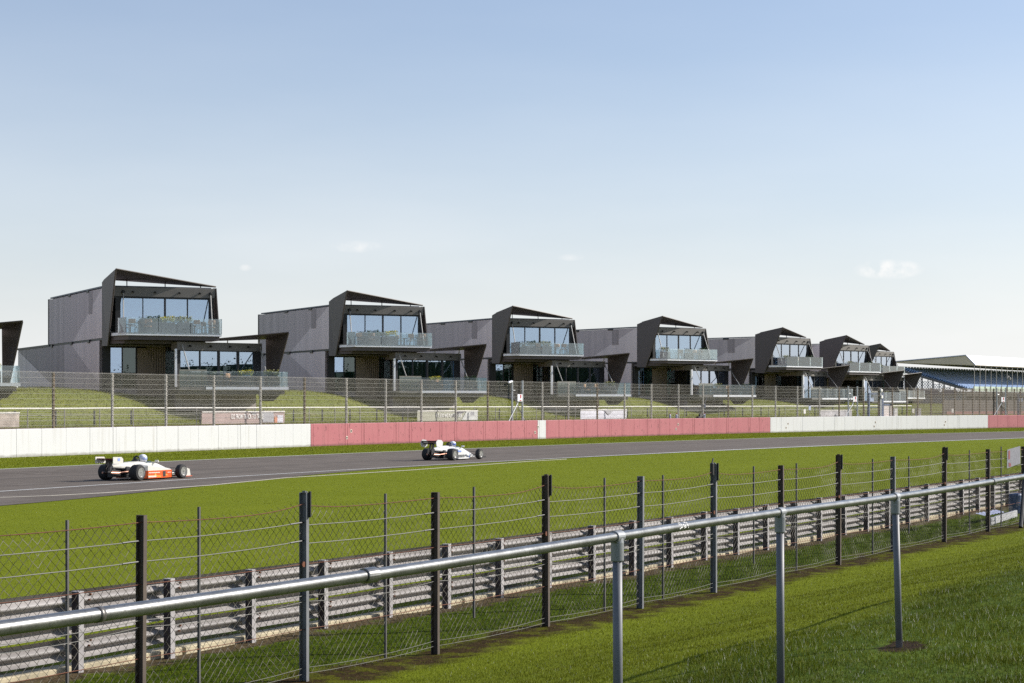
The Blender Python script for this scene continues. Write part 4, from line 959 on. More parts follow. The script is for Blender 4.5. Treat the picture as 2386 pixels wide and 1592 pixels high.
# ---------------------------------------------------------------- triple beam crash barrier
BWL = 13.5
beam_m = M('weathered galvanised beam', (.19, .172, .165), .6, .0, var=.14, scale=2.0, bump=.05, bscale=12, c2=(.29, .27, .262), stretch=(.35, 1, 3))
rustb = M('rust', (.16, .06, .025), .85, var=.4)
flange_shade = M('shade darkened maroon flange', (.055, .022, .030), .7, var=.6, scale=3, c2=(.05, .045, .05))  # maroon paint, darkened to put the left side's shade into the colour
postm = M('barrier post steel', (.33, .31, .31), .65, .0, var=.25, scale=4); cream = M('cream concrete plank', (.42, .36, .24), .8, var=.35, scale=2)
bar = empty('crash_barrier', uw(20, BWL), R(60)); tag(bar, 'three beam steel crash barrier on posts between the chain link fence and the grass verge', 'barrier')
bu = 15.71 - 1.437 * 6
prof = [(.0, .152), (.010, .148), (.078, .090), (.083, .075), (.06, .055), (.008, .022), (.0, .0), (.008, -.022), (.06, -.055), (.083, -.075), (.078, -.090), (.010, -.140), (.004, -.146)]
PZS = .77
for bi, zc in enumerate((.265, .515, .745)):
    m = MB(); us_ = frange(bu - .6, 72, .16); n = len(prof)
    for u in us_:
        dn = .02 * noise.noise(Vector((u * .55, bi * 7.3, 0))) + .009 * noise.noise(Vector((u * 2.1, bi * 3, 1)))
        dz = .014 * noise.noise(Vector((u * .4, bi * 5.1, 4))); lap = .006 if (u % 3.2) < .35 else 0
        for (d, z) in prof: m.v.append((u - 20, d + dn + lap, zc + PZS * z * (1 + .5 * dn) + dz))
    for i in range(len(us_) - 1):
        for j in range(n - 1): a = i * n + j; m.f.append((a, a + 1, a + n + 1, a + n)); m.m.append(0)
    o = m.build('beam', beam_m, bar, smooth=True, flip=False)
for k in range(46):
    u = bu + k * 1.437 - 20
    if u > 51: break
    m = MB(); ln = random.uniform(-.006, .006); zt = .87 + random.uniform(-.012, .012)
    m.loft([[(u - .037 + ln * z, -.125, z), (u + .037 + ln * z, -.125, z), (u + .037 + ln * z, -.025, z), (u - .037 + ln * z, -.025, z)] for z in (-.1, zt - .008, zt)])
    po = m.build('post', postm, bar)
    m = MB(); m.loft([[(u - .0395 + ln * z, -.118, z), (u - .0375 + ln * z, -.118, z), (u - .0375 + ln * z, -.03, z), (u - .0395 + ln * z, -.03, z)] for z in (-.1, zt - .01)]); m.build('shade_face', flange_shade, po)
    m = MB()
    for zc in (.265, .515, .745): m.box(u - .06, u + .03, -.024, .006, zc - .04, zc + .04)
    split_build(m, 'spacer', postm, po)
    m = MB()
    for zc in (.265, .515, .745):
        for a, z in ((.10, .06), (.10, -.06), (.24, .0), (.30, .05)): m.lathe([(.012, 0), (.012, .02), (.006, .025)], (u + a, .035 if z else .0, zc + z), (0, -1, 0), 6)
    split_build(m, 'bolt', rustb, po) if k < 12 else m.build('bolt', rustb, po)
m = MB()
for k in range(21): m.bbox(bu - 20 + k * 3, bu - 20 + k * 3 + 2.97, .03 + random.uniform(-.02, .02), .24, -.05, .075 + random.uniform(-.025, .01), .01)
m.build('footing_plank', cream, bar)

# ---------------------------------------------------------------- chain link fence
FW = 11.13
fpx = [(None, 10.15), (327, 0), (708.7, 1), (1014.3, 0), (1272.2, 1), (1491.5, 0), (1663, 1), (1820.4, 0), (1953.4, 1), (2081.4, 0), (2200, 1), (2301.7, 0), (None, 43.0)]
pu = [(v_ if x is None else ray_u(x, FW)) for x, v_ in fpx]
cf = empty('chain_link_fence', uw(20, FW), R(60)); tag(cf, 'rusty topped chain link fence on slim steel posts, running across the foreground', 'fence')
pbl = M('blue grey galvanised post', (.15, .155, .17), .6, .0, var=.2, scale=5); pbr = M('brown weathered post', (.075, .055, .042), .7, .0, var=.25, scale=5)
rw = M('rusty wire', (.13, .045, .022), .8, .2, var=.3); gw = M('grey cable', (.135, .13, .115), .6, .0); lw = M('chain link wire', (.055, .045, .032), .6, .0, var=.35, scale=1.2, c2=(.12, .105, .08))
for i, ((x, e), u) in enumerate(zip(fpx, pu)):
    ext = e == 1 and x is not None; H = 1.90 if ext else 1.80; u -= 20
    m = MB(); mt = pbl if (i in (2, 6, 5, 9)) else pbr
    c_ = .0225; tl = random.uniform(-.012, .012)
    m.loft([[(u + x_ + tl * z, y_, z) for x_, y_ in ((-c_, -.045), (c_, -.045), (c_, .045), (-c_, .045), (-c_, .038), (c_ - .008, .038), (c_ - .008, -.038), (-c_, -.038))] for z in (-.12, H)])
    m.box(u + tl - c_ + .012, u + tl + c_ - .009, -.037, .037, H - .006, H - .001)
    if ext: m.box(u - .02, u - .005, -.03, .01, H + .001, H + .018); m.box(u + .006, u + .018, -.03, .03, H + .001, H + .012)
    p = m.build('post', mt, cf)
    if ext:
        m = MB(); m.bbox(u + .006, u + .027, -.072, -.047, H - .25, H + .012, .003)
        if i == 6: m.bbox(u - .11, u - .03, -.03, .02, H - .16, H + .02, .015); m.tube([(u - .06, 0, H + .01), (u - .02, 0, H + .08)], .012, 5)
        m.build('bracket', darkm, p)
        m = MB(); m.lathe([(.028, -.006), (.028, .006)], (u - .05, -.03, 1.18), (0, 1, 0), 12); m.build('eyelet', rw, p)
for i, x in enumerate((157, 464, 898.5, 1104.6, 1409, 1545, 1756.5, 1856, 2033.6, 2118, 2259, 2333)):
    u = ray_u(x, FW) - 20; m = MB(); m.box(u - .010, u + .010, -.010, .014, .05 if i % 3 else .3, 1.80 + random.uniform(-.02, .04)); m.build('stake', galvd, cf)
def sag(u0, u1, u, s): k = (u - u0) / (u1 - u0); return -4 * s * k * (1 - k)
for b_ in range(len(pu) - 1):
    u0, u1 = pu[b_] + .025 - 20, pu[b_ + 1] - .025 - 20
    up0 = .035 if fpx[b_][1] == 1 else 0.; up1 = .05 if fpx[b_ + 1][1] == 1 and fpx[b_ + 1][0] else 0.
    sg = random.uniform(.01, .03)
    top = lambda u: 1.735 + sag(u0, u1, u, sg) + up0 * max(0, 1 - (u - u0) / .8) ** 2 + up1 * max(0, 1 - (u1 - u) / .9) ** 2
    # woven wires: neighbouring zigzags hook into each other
    P, Q, r_ = .106, .100, .0030
    n = int((u1 - u0) / (P / 2)); P2 = (u1 - u0) / n; m = MB()
    wob = lambda u, z: .018 * noise.noise(Vector((u * 1.3, z * 1.5, b_)))
    for k in range(n):
        pts = []; j = 0
        zt = top(u0 + (k + .5) * P2)
        z = zt + .004
        if k % 2: pts.append((u0 + (k + .35 + .3 * ((k + 1) % 2)) * P2, .008, z + .026)); 
        while z > .02:
            xx = u0 + (k + (j + k) % 2) * P2; pts.append((xx + wob(xx, z) * .5, .052 + (.004 if j % 2 else -.004) - .045 + wob(xx + 9, z), z)); z -= Q / 2; j += 1
        m.tube(pts, r_, 3, caps=False)
    m.build('woven_mesh', lw, cf, flip=False)
    for (z, mat, rr, s2) in ((1.735, rw, .0045, None), (1.57, gw, .0046, .012), (1.385, gw, .0046, .012), (1.18, rw, .0040, .01), (.86, gw, .0040, .03), (.80, gw, .0032, .045), (.52, rw, .004, .01), (.13, gw, .0022, .03), (.07, gw, .0022, .02)):
        m = MB(); pts = []
        for u in frange(u0 - .02, u1 + .02, .12):
            zz = top(u) if s2 is None else z + sag(u0, u1, u, s2) + (up1 * .6 * ((u - u0) / (u1 - u0)) ** 2 if z > 1.3 else 0) + .003 * noise.noise(Vector((u * 3, z, b_)))
            pts.append((u, -.008, zz))
        m.tube(pts, rr, 5); m.build('line_wire', mat, cf)
    m = MB()                                         # dark thimbles where the cables meet the posts
    for z in (1.57, 1.385):
        m.tube([(u1 - .22, -.008, z + sag(u0, u1, u1 - .22, .012) + up1 * .5), (u1 + .01, -.008, z + up1 * .6)], .009, 6)
    split_build(m, 'tensioner', darkm, cf)
m = MB(); u = 43 - 20; m.tube([(u - 1.2, -.25, 0), (u + .25, .0, 1.5)], .045, 8); m.build('stay', darkm, cf)
# weathered notice wired to the far bay
u = ray_u(2340, FW); z0 = 1.32
g = empty('warning_notice', uw(u, FW - .06, z0), R(60)); tag(g, 'faded grey notice with a red strip, wired to the chain link at the right', 'sign')
m = MB(); m.plate([(0, 0, .02), (1.15, 0, .10), (1.12, 0, .50), (.02, 0, .44)], .006); sgn = m.build('plate', M('faded grey plate', (.15, .15, .18), .6, var=.2, scale=8), g)
m = MB(); m.plate([(.10, -.006, .22), (.24, -.006, .23), (.24, -.006, .42), (.10, -.006, .41)], .004); m.plate([(.14, -.006, .05), (.34, -.006, .06), (.30, -.006, .13), (.12, -.006, .15)], .004); m.build('red_strip', M('faded maroon', (.16, .03, .04), .7), sgn)
# things lying by the foot of the fence at the right edge
g = empty('fallen_plank', uw(ray_u(2310, 11.6), 11.6, .02), R(60)); tag(g, 'white plank lying at the foot of the fence near the right edge', 'plank')
m = MB(); m.loft([[(0, 0, 0), (3.4, .3, .0), (3.4, .3, .16), (0, 0, .16)], [(0, .05, 0), (3.4, .35, .0), (3.4, .35, .16), (0, .05, .16)]]); m.build('board', M('weathered white board', (.42, .42, .44), .7, var=.25, scale=4), g)
g = empty('folded_sheet', uw(ray_u(2300, 11.9), 11.9, .12), R(60)); tag(g, 'blue white corrugated sheet resting behind the fallen plank', 'sheet'); m = MB()
for i in range(25):
    for j in range(2): m.v.append((i * .07, .05 + j * .22, .06 + .05 * j + .012 * math.sin(i * 1.6)))
for i in range(24): a = 2 * i; m.f.append((a, a + 2, a + 3, a + 1)); m.m.append(0)
m.build('corrugated_surface', M('bluish white sheet', (.42, .45, .60), .5), g, flip=False)
for x, c_, lab in ((2366, M('blue drum', (.035, .08, .19), .5), 'blue drum behind the fence at the right edge'), (2378, M('maroon drum', (.10, .02, .03), .5), 'maroon drum beside the blue one at the right edge')):
    u = ray_u(x, 12.4); g = empty('drum', uw(u, 12.4, 0)); tag(g, lab, 'drum', 'drums by the barrier'); m = MB(); m.lathe([(.16, 0), (.17, .02), (.17, .46), (.15, .5)], (0, 0, 0), n=18); m.build('shell', c_, g); m = MB(); m.lathe([(.175, .22), (.18, .24), (.175, .26)], (0, 0, 0), n=18); m.build('hoop', c_, g)

# ---------------------------------------------------------------- pipe rail nearest the camera
def galv_pipe():
    m = bpy.data.materials.new('spangled galvanised pipe'); m.use_nodes = True; t = m.node_tree; b = t.nodes['Principled BSDF']
    v = N(t, 'ShaderNodeTexCoord').outputs['Object']
    vo = N(t, 'ShaderNodeTexVoronoi'); vo.inputs['Scale'].default_value = 140; t.links.new(v, vo.inputs['Vector'])
    c, _ = mix_noise(t, v, 7., .35, .65, (.19, .19, .185), (.30, .30, .29)); c, _ = mix_noise(t, v, 60., .55, .75, c, (.13, .13, .125))
    mr = N(t, 'ShaderNodeMapRange'); mr.inputs[3].default_value = .27; mr.inputs[4].default_value = .33; t.links.new(vo.outputs['Color'], mr.inputs[0])
    t.links.new(c, b.inputs['Base Color']); t.links.new(mr.outputs[0], b.inputs['Roughness']); b.inputs['Metallic'].default_value = .85
    return m
gp = galv_pipe(); gpd = M('grey painted post', (.13, .135, .15), .5, .0, var=.12, scale=6)
PZ = 2.12; pr = empty('pipe_rail', uw(10, pipe_w(10), 1.0)); tag(pr, 'waist high galvanised pipe rail on round posts, nearest the camera', 'railing'); po_ = pr.location.copy()
m = MB(); m.tube([uw(u, pipe_w(u), PZ + .006 * math.sin(u * .8)) - po_ for u in frange(0, 20, .25)], .0245, 24); m.build('top_rail', gp, pr, smooth=True)
def on_pipe(x):
    u = ray_u(x, 4.2)
    for _ in range(4): u = ray_u(x, pipe_w(u))
    return u
pd = (uw(1, pipe_w(1)) - uw(0, pipe_w(0))).normalized()
for x, full in ((861, False), (1438.5, True), (1817.5, True), (2086.5, True), (2314, False)):
    u = on_pipe(x); c = uw(u, pipe_w(u), PZ + .006 * math.sin(u * .8)) - po_
    m = MB(); m.lathe([(.029, -.045), (.0315, -.042), (.0315, .035), (.029, .038)], c, pd, 20)
    if full: m.lathe([(.031, -.125), (.0335, -.12), (.0335, -.03), (.030, .0)], c, (0, 0, 1), 20)
    s_ = m.build('socket', gp if not full else M('grey cast fitting', (.24, .25, .26), .45, .5), pr)
    if full:
        lean = uw(0, 0) ; d = Vector((.028, -.01, 0)) if x > 2000 else Vector((.004, 0, 0)); gzv = GI.z(u, pipe_w(u)) - po_.z - .1
        m = MB(); m.tube([c - Vector((0, 0, .05)), Vector((c.x + d.x, c.y + d.y, gzv))], .0245, 20); m.build('post', gpd, pr, smooth=True)
for x in (229,):
    u = on_pipe(x); c = uw(u, pipe_w(u), PZ + .006 * math.sin(u * .8)) - po_; m = MB()
    m.lathe([(.0262, -.012), (.0262, .012)], c, pd, 24); m.build('joint_ring', M('dark joint ring', (.16, .15, .14), .4, .7), pr, smooth=True)
u = on_pipe(1584); m = MB(); c = uw(u, pipe_w(u), PZ + .006 * math.sin(u * .8)) - po_
random.seed(5)
for k in range(26):
    a = R(random.uniform(150, 215)); x_ = random.uniform(-.06, .06); nrm = Vector((pd.y, -pd.x, 0)); w_ = random.uniform(.006, .016)
    q0 = c + pd * x_ ; rad = .0253
    f_ = lambda ang: (nrm * math.cos(ang) + Vector((0, 0, 1)) * math.sin(ang)) * rad
    a = R(random.uniform(-25, 75)); m.add([q0 + f_(a), q0 + pd * w_ + f_(a + .1), q0 + pd * w_ * .8 + f_(a + .35), q0 - pd * .002 + f_(a + .3)], [(0, 1, 2, 3)])
m.build('white_paint_flake', M('chalky paint', (.7, .7, .68), .8), pr, flip=False)

# ---------------------------------------------------------------- racing cars
tyre_m = M('tyre rubber', (.016, .016, .017), .75); rim_m = M('polished rim', (.42, .42, .43), .28, .9); mech = M('dark mechanical parts', (.035, .035, .038), .5, .4, var=.4, scale=14)
suit = M('dark racing suit', (.05, .06, .12), .8)
def wheel(car, x, y, r, w, rr):
    s_ = 1 if y > 0 else -1
    o = empty('wheel', (x, y, r)); o.parent = car
    m = MB(); h = w / 2
    m.lathe([(rr, -h + .02), (rr + .01, -h), (r - .035, -h), (r - .01, -h + .025), (r, -h + .06), (r, h - .06), (r - .01, h - .025), (r - .035, h), (rr + .01, h), (rr, h - .02)], (0, 0, 0), (0, 1, 0), 36); m.build('tyre', tyre_m, o, smooth=False)
    m = MB(); yo = s_ * (h + .003)
    m.lathe([(rr + .004, 0), (rr + .004, s_ * .012), (rr - .025, s_ * .012), (rr - .04, -s_ * .05), (.07, -s_ * .06), (.06, -s_ * .01), (.03, 0)], (0, yo, 0), (0, 1, 0), 28)
    for k in range(4):
        a = k * 1.5708 + .4; m.tube([(.05 * math.cos(a), yo - s_ * .035, .05 * math.sin(a)), ((rr - .02) * math.cos(a), yo - s_ * .02, (rr - .02) * math.sin(a))], .02, 6)
    m.build('rim', rim_m, o)
def body_loft(secs):                                 # x, half width low, half width high, z low, z high, corner
    loops = []
    for (x, a, b, z0, z1, c) in secs:
        loops.append([(x, -a + c, z0), (x, a - c, z0), (x, a, z0 + c), (x, (a + b) / 2 + .02, (z0 + z1) / 2), (x, b, z1 - c), (x, b - c, z1), (x, 0, z1 + c * .35), (x, -b + c, z1), (x, -b, z1 - c), (x, -(a + b) / 2 - .02, (z0 + z1) / 2), (x, -a, z0 + c)])
    return loops
def helmet_and_body(loc, yaw, lab, band_c):
    p = empty('person', loc, yaw); tag(p, lab, 'racing driver', 'racing drivers')
    me = bpy.data.meshes.new('body'); V = [(-.05, 0, .08), (-.10, 0, .28), (-.12, 0, .46), (-.06, 0, .58), (.0, 0, .66), (-.10, .17, .50), (.12, .24, .34), (.38, .12, .38), (.46, .06, .40), (-.10, -.17, .50), (.12, -.24, .34), (.38, -.12, .38), (.46, -.06, .40), (.0, .09, .08), (.45, .11, .20), (.85, .08, .12), (.0, -.09, .08), (.45, -.11, .20), (.85, -.08, .12)]
    E = [(0, 1), (1, 2), (2, 3), (3, 4), (2, 5), (5, 6), (6, 7), (7, 8), (2, 9), (9, 10), (10, 11), (11, 12), (0, 13), (13, 14), (14, 15), (0, 16), (16, 17), (17, 18)]
    rad = [.14, .15, .14, .06, .05, .08, .055, .045, .045, .08, .055, .045, .045, .09, .07, .05, .09, .07, .05]
    me.from_pydata(V, E, []); me.materials.append(suit); o = bpy.data.objects.new('body', me); col.objects.link(o); o.parent = p
    sk = o.modifiers.new('skin', 'SKIN'); sv = me.skin_vertices[0].data
    for i, r_ in enumerate(rad): sv[i].radius = (r_, r_ * (.8 if i < 3 else 1))
    sv[0].use_root = True; su = o.modifiers.new('sub', 'SUBSURF'); su.levels = 1; su.render_levels = 1
    m = MB(); prof = [(.07, -.13), (.115, -.12), (.135, -.06), (.142, 0), (.135, .06), (.11, .105), (.06, .135), (.001, .145)]; prof = [(a * 1.1, b * 1.1) for a, b in prof]
    m.lathe(prof, (.03, 0, .80), n=24); hm = m.build('helmet', M('white helmet', (.72, .73, .78), .3), p, smooth=True)
    m = MB(); m.lathe([(.151, -.066), (.161, -.011), (.160, .022), (.151, .06)], (.036, 0, .80), n=24); m.build('helmet_band', band_c, hm, smooth=True)
    return p
def make_car(name, X, Y, head, C):
    car = empty(name, (X, Y, .012), R(90 - head))
    wh, lo_ = C['white'], C['low']
    # tub and nose
    m = MB()
    m.loft(body_loft([(-.55, .10, .08, .46, .56, .02), (-.2, .20, .16, .42, .62, .04), (.25, .27, .22, .38, .64, .05), (.45, .30, .25, .10, .64, .05), (.75, .36, .27, .07, .66, .05), (1.05, .37, .30, .07, .62, .05)]))
    m.loft(body_loft([(1.45, .37, .28, .07, .56, .05), (1.75, .36, .24, .07, .57, .05), (2.2, .30, .18, .08, .44, .04), (2.55, .25, .16, .09, .32, .03), (2.85, .24, .15, .10, .22, .03), (3.0, .22, .12, .10, .15, .02)]))
    m.loft([[(x, sy * .36, .07), (x, sy * .27, .07), (x, sy * .24, .60), (x, sy * .30, .60)] for x in (1.03, 1.47) for sy in (1,)][:2]); m.loft([[(x, -.36, .07), (x, -.27, .07), (x, -.24, .60), (x, -.30, .60)] for x in (1.03, 1.47)])
    m.build('body', wh, car)
    # side pods: white top, coloured lower flank
    for s_ in (1, -1):
        def Y_(v): return s_ * v
        m = MB(); P = C['pod']                       # (x, z top)
        m.loft([[(x, Y_(.34), .26), (x, Y_(P['w'] * k_), .26), (x, Y_(P['w'] * k_), zt - .03), (x, Y_(P['w'] * k_ - .05), zt), (x, Y_(.30), zt + .05)] for x, zt, k_ in P['sec']]); m.build('side_pod', wh, car)
        m = MB(); m.loft([[(x, Y_(.34), .06), (x, Y_(P['w'] * k_ + .012), .06), (x, Y_(P['w'] * k_ + .012), min(zt - .03, P['split'])), (x, Y_(.34), min(zt - .03, P['split']))] for x, zt, k_ in P['sec']]); m.build('lower_flank', lo_, car)
    if C['accent']:
        for s_ in (1, -1):
            for (x0, x1, z0, z1, mt_) in ((.62, 1.25, .245, .275, wh), (.60, 1.05, .095, .15, wh), (1.45, 1.62, .10, .30, mech), (1.75, 1.98, .235, .255, wh)):
                w_ = C['pod']['w'] + .0165; m = MB(); k0 = 1 if x0 < 1.3 else 1 - (x0 - 1.3) * .143; k1 = 1 if x1 < 1.3 else 1 - (x1 - 1.3) * .143
                m.plate([(x0, s_ * (w_ * k0), z0), (x1, s_ * (w_ * k1), z0), (x1, s_ * (w_ * k1), z1), (x0, s_ * (w_ * k0), z1)], .006); m.build('flank_marking', mt_, car)
            m = MB(); w_ = C['pod']['w'] + .014
            m.plate([(.95, s_ * w_, .15), (1.75, s_ * (w_ * .94), .14), (1.75, s_ * (w_ * .94), .17), (.95, s_ * w_, .23)], .008); m.plate([(.6, s_ * w_, .12), (1.3, s_ * w_, .10), (1.3, s_ * w_, .14), (.6, s_ * w_, .17)], .008)
            m.build('flank_stripe', C['accent'], car)
    # nose
    if C['nose'] == 'plate':
        m = MB(); m.loft([[(2.82, -.66, .16), (2.82, .66, .16), (2.87, .66, .26), (2.87, -.66, .26)], [(3.14, -.62, .09), (3.14, .62, .09), (3.14, .62, .13), (3.14, -.62, .13)]])
        m.loft([[(2.84, s_, .08), (3.12, s_, .08), (3.06, s_, .33), (2.86, s_, .39)] for s_ in (.66, .69)]); m.loft([[(2.84, s_, .08), (3.12, s_, .08), (3.06, s_, .33), (2.86, s_, .39)] for s_ in (-.66, -.69)])
        nw = m.build('nose_wing', wh, car); m = MB(); m.box(2.84, 3.20, -.70, .70, .055, .078); m.build('splitter', lo_, nw)
    else:
        m = MB(); m.loft([[(2.95, y_, .10), (3.28, y_, .10), (3.28, y_, .125), (2.95, y_, .15)] for y_ in (-.62, .62)])
        m.loft([[(2.9, s_, .07), (3.3, s_, .07), (3.28, s_, .22), (2.92, s_, .22)] for s_ in (.62, .635)]); m.loft([[(2.9, s_, .07), (3.3, s_, .07), (3.28, s_, .15), (2.92, s_, .15)] for s_ in (-.635, -.62)]); m.build('nose_wing', mech, car)
    # cockpit rim, roll hoop, mirrors, windscreen
    m = MB(); m.tube([(.86, -.15, .6), (.85, -.12, .80), (.84, 0, .86), (.85, .12, .80), (.86, .15, .6)], .028, 8); m.tube([(.85, 0, .84), (.55, .08, .6)], .018, 6); m.bbox(.72, .84, -.10, .10, .60, .78, .03); m.build('roll_hoop', mech, car)
    m = MB()
    for s_ in (1, -1): m.bbox(1.48, 1.54, s_ * .40 - .07, s_ * .40 + .07, .62, .70, .01); m.tube([(1.52, s_ * .25, .57), (1.51, s_ * .38, .65)], .010, 6)
    m.build('mirror', C['mir'], car)
    m = MB(); m.plate([(1.50, -.24, .56), (1.50, .24, .56), (1.42, .18, .66), (1.42, -.18, .66)], .008); m.build('windscreen', bglass, car)
    # engine, gearbox, exhaust, suspension
    m = MB(); m.bbox(-.05, .40, -.26, .26, .12, .52, .04); m.bbox(-.65, -.05, -.11, .11, .14, .40, .04); m.lathe([(.06, 0), (.06, .28)], (.05, .0, .50), n=10)
    for k in range(4):
        for s_ in (1, -1): m.lathe([(.03, 0), (.045, .10)], (.02 + .1 * k, s_ * .10, .52), n=8)
    m.build('engine', mech, car)
    m = MB()
    for s_ in (1, -1): m.tube([(.35, s_ * .26, .38), (.1, s_ * .36, .33), (-.35, s_ * .24, .28), (-.78, s_ * .20, .30)], .035, 8)
    m.build('exhaust', M('hot exhaust metal', (.42, .22, .16), .4, .7), car)
    m = MB()
    for x0, zr, yw in ((0, .27, .60), (2.5, .24, .62)):
        for s_ in (1, -1):
            m.tube([(x0 - .22, s_ * .14, .18), (x0, s_ * yw, .17)], .013, 6); m.tube([(x0 + .25, s_ * .2, .18), (x0, s_ * yw, .17)], .013, 6); m.tube([(x0 + .1, s_ * .14, .38), (x0, s_ * yw, .36)], .013, 6)
        m.tube([(x0, -yw, zr), (x0, yw, zr)], .018, 8)
    m.build('suspension', mech, car)
    # rear wing
    zw = C['wz']; xw = -.62; hw = C['wing_half']
    m = MB(); m.loft([[(xw - .22, y_, zw + .07), (xw + .20, y_, zw - .01), (xw + .22, y_, zw + .02), (xw + .05, y_, zw + .055), (xw - .22, y_, zw + .095)] for y_ in (-hw, hw)])
    if C['flap']: m.loft([[(xw - .28, y_, zw + .15), (xw - .12, y_, zw + .10), (xw - .12, y_, zw + .12), (xw - .28, y_, zw + .17)] for y_ in (-hw, hw)])
    rwg = m.build('rear_wing', C['wing'], car)
    for s_ in (1, -1):
        m = MB(); ep = C['plate']; m.loft([[(xw + a, s_ * (hw + d), zw + z) for a, z in ep] for d in (0, .018)]); m.build('end_plate', wh, rwg)
        if C['badge']: m = MB(); m.loft([[(xw + a, s_ * (hw + d), zw + z) for a, z in ((-.06, .0), (.07, .0), (.07, .10), (-.06, .10))] for d in (.019, .024)]); m.build('badge', C['badge'], rwg)
    m = MB()
    for y_ in (-.08, .08): m.loft([[(-.62, y_, .3), (-.82, y_, .3), (-.72, y_, zw + .04), (-.55, y_, zw + .02)], [(-.62, y_ + .012, .3), (-.82, y_ + .012, .3), (-.72, y_ + .012, zw + .04), (-.55, y_ + .012, zw + .02)]])
    m.build('wing_support', mech, rwg)
    for x, y, r_, w, rr in ((0, .70, .29, .34, .175), (0, -.75, .29, .34, .175), (2.5, .72, .26, .22, .165), (2.5, -.74, .26, .22, .165)): wheel(car, x, y, r_, w, rr)
    return car
offw = M('off white bodywork', (.60, .585, .53), .3, var=.03); orange = M('orange bodywork', (.50, .045, .008), .35, var=.25, scale=2.2, c2=(.62, .10, .01)); maroon = M('dark red wing', (.16, .015, .02), .4); bwhite = M('white bodywork', (.62, .62, .615), .3, var=.02); bluep = M('blue bodywork patch', (.16, .26, .58), .35)
podA = dict(w=.74, split=.335, sec=[(.42, .50, .80), (.6, .54, 1.0), (1.3, .47, 1.0), (2.0, .37, .90), (2.2, .34, .74)])
podB = dict(w=.72, split=.12, sec=[(.40, .52, .70), (.6, .56, 1.0), (1.2, .48, 1.0), (1.8, .36, .78), (2.1, .30, .56)])
c1 = make_car('racing_car', -13.5 - .66, 66.5 + .36, 28.5, dict(white=offw, low=orange, accent=M('yellow stripe', (.62, .34, .05), .4), pod=podA, nose='plate', mir=offw, wz=.72, wing_half=.40, flap=False, wing=maroon, badge=M('pale blue badge', (.25, .32, .62), .4),
    plate=[(-.30, -.09), (.24, -.09), (.24, .06), (.16, .14), (-.30, .15)]))
tag(c1, 'open wheeled racing car, white over orange with a dark red rear wing', 'racing car', 'open wheeled racing cars')
c2 = make_car('racing_car', -2.92 - .64, 90.0 + .39, 31.3, dict(white=bwhite, low=bwhite, accent=None, pod=podB, nose='wing', mir=bwhite, wz=.80, wing_half=.44, flap=True, wing=darkm, badge=None,
    plate=[(-.30, -.10), (.02, -.17), (.22, -.08), (.26, .10), (.12, .20), (-.20, .22), (-.34, .12)]))
tag(c2, 'all white open wheeled racing car with rounded wing end plates, farther up the track', 'racing car', 'open wheeled racing cars')
for car_, z_ in ((c2, 0),):
    m = MB(); m.loft(body_loft([(-.55, .10, .06, .50, .60, .02), (.0, .22, .12, .52, .66, .03), (.45, .24, .13, .54, .70, .03), (.70, .20, .12, .54, .69, .03)])); m.build('engine_cover', bwhite, car_)
    for s_ in (1, -1):
        m = MB(); m.plate([(1.75, s_ * .60, .10), (2.12, s_ * .42, .10), (2.10, s_ * .42, .27)], .012); m.plate([(.55, s_ * .735, .40), (.85, s_ * .735, .40), (.85, s_ * .735, .46), (.55, s_ * .735, .48)], .01); m.build('blue_patch', bluep, car_)
def on_car(c, x): 
    a = c.rotation_euler.z; return (c.location.x + x * math.cos(a), c.location.y + x * math.sin(a), -.03)
helmet_and_body(on_car(c1, 1.17), c1.rotation_euler.z, 'driver in a white and pale blue helmet, sitting in the white and orange car', M('pale blue band', (.30, .36, .60), .3))
helmet_and_body(on_car(c2, 1.17), c2.rotation_euler.z, 'driver in a white helmet with a deep blue band, sitting in the all white car', M('deep blue band', (.08, .14, .42), .3))

# ---------------------------------------------------------------- grass blades
def blades(name, pts, yaw_lean, h, w, mat, parent_rot=True, spread=.5):
    n = len(pts); a = rng.uniform(0, 2 * np.pi, n); hh = h * rng.uniform(.5, 1.35, n); ww = w * rng.uniform(.6, 1.3, n)
    ln = rng.uniform(.1, spread, n) * hh; b = rng.uniform(0, 2 * np.pi, n)
    dx, dy = np.cos(a) * ww / 2, np.sin(a) * ww / 2
    v = np.empty((n, 3, 3), dtype=np.float32)
    v[:, 0] = np.stack([pts[:, 0] - dx, pts[:, 1] - dy, pts[:, 2] - .005], 1); v[:, 1] = np.stack([pts[:, 0] + dx, pts[:, 1] + dy, pts[:, 2] - .005], 1)
    v[:, 2] = np.stack([pts[:, 0] + np.cos(b) * ln, pts[:, 1] + np.sin(b) * ln, pts[:, 2] + hh], 1)
    me = bpy.data.meshes.new(name); me.vertices.add(3 * n); me.vertices.foreach_set('co', v.ravel()); me.loops.add(3 * n); me.loops.foreach_set('vertex_index', np.arange(3 * n, dtype=np.int32))
    me.polygons.add(n); me.polygons.foreach_set('loop_start', np.arange(0, 3 * n, 3, dtype=np.int32)); me.materials.append(mat); me.update(calc_edges=True)
    o = bpy.data.objects.new(name, me); col.objects.link(o)
    if parent_rot: o.rotation_euler = (0, 0, R(60))
    tag(o, kind='stuff'); return o
bz = np.vectorize(bank_z); 
def in_view(u, w, pad=1.35):
    X = u * C60 - w * S60; Y = u * S60 + w * C60; return (Y > 2) & (np.abs(X) < Y * .2775 * pad)
def scatter(n, u0, u1, w0, w1, dens):                # dens(u, w) relative density 0..1
    u = rng.uniform(u0, u1, n); w = rng.uniform(w0, w1, n); k = in_view(u, w) & (rng.uniform(0, 1, n) < dens(u, w)); return u[k], w[k]
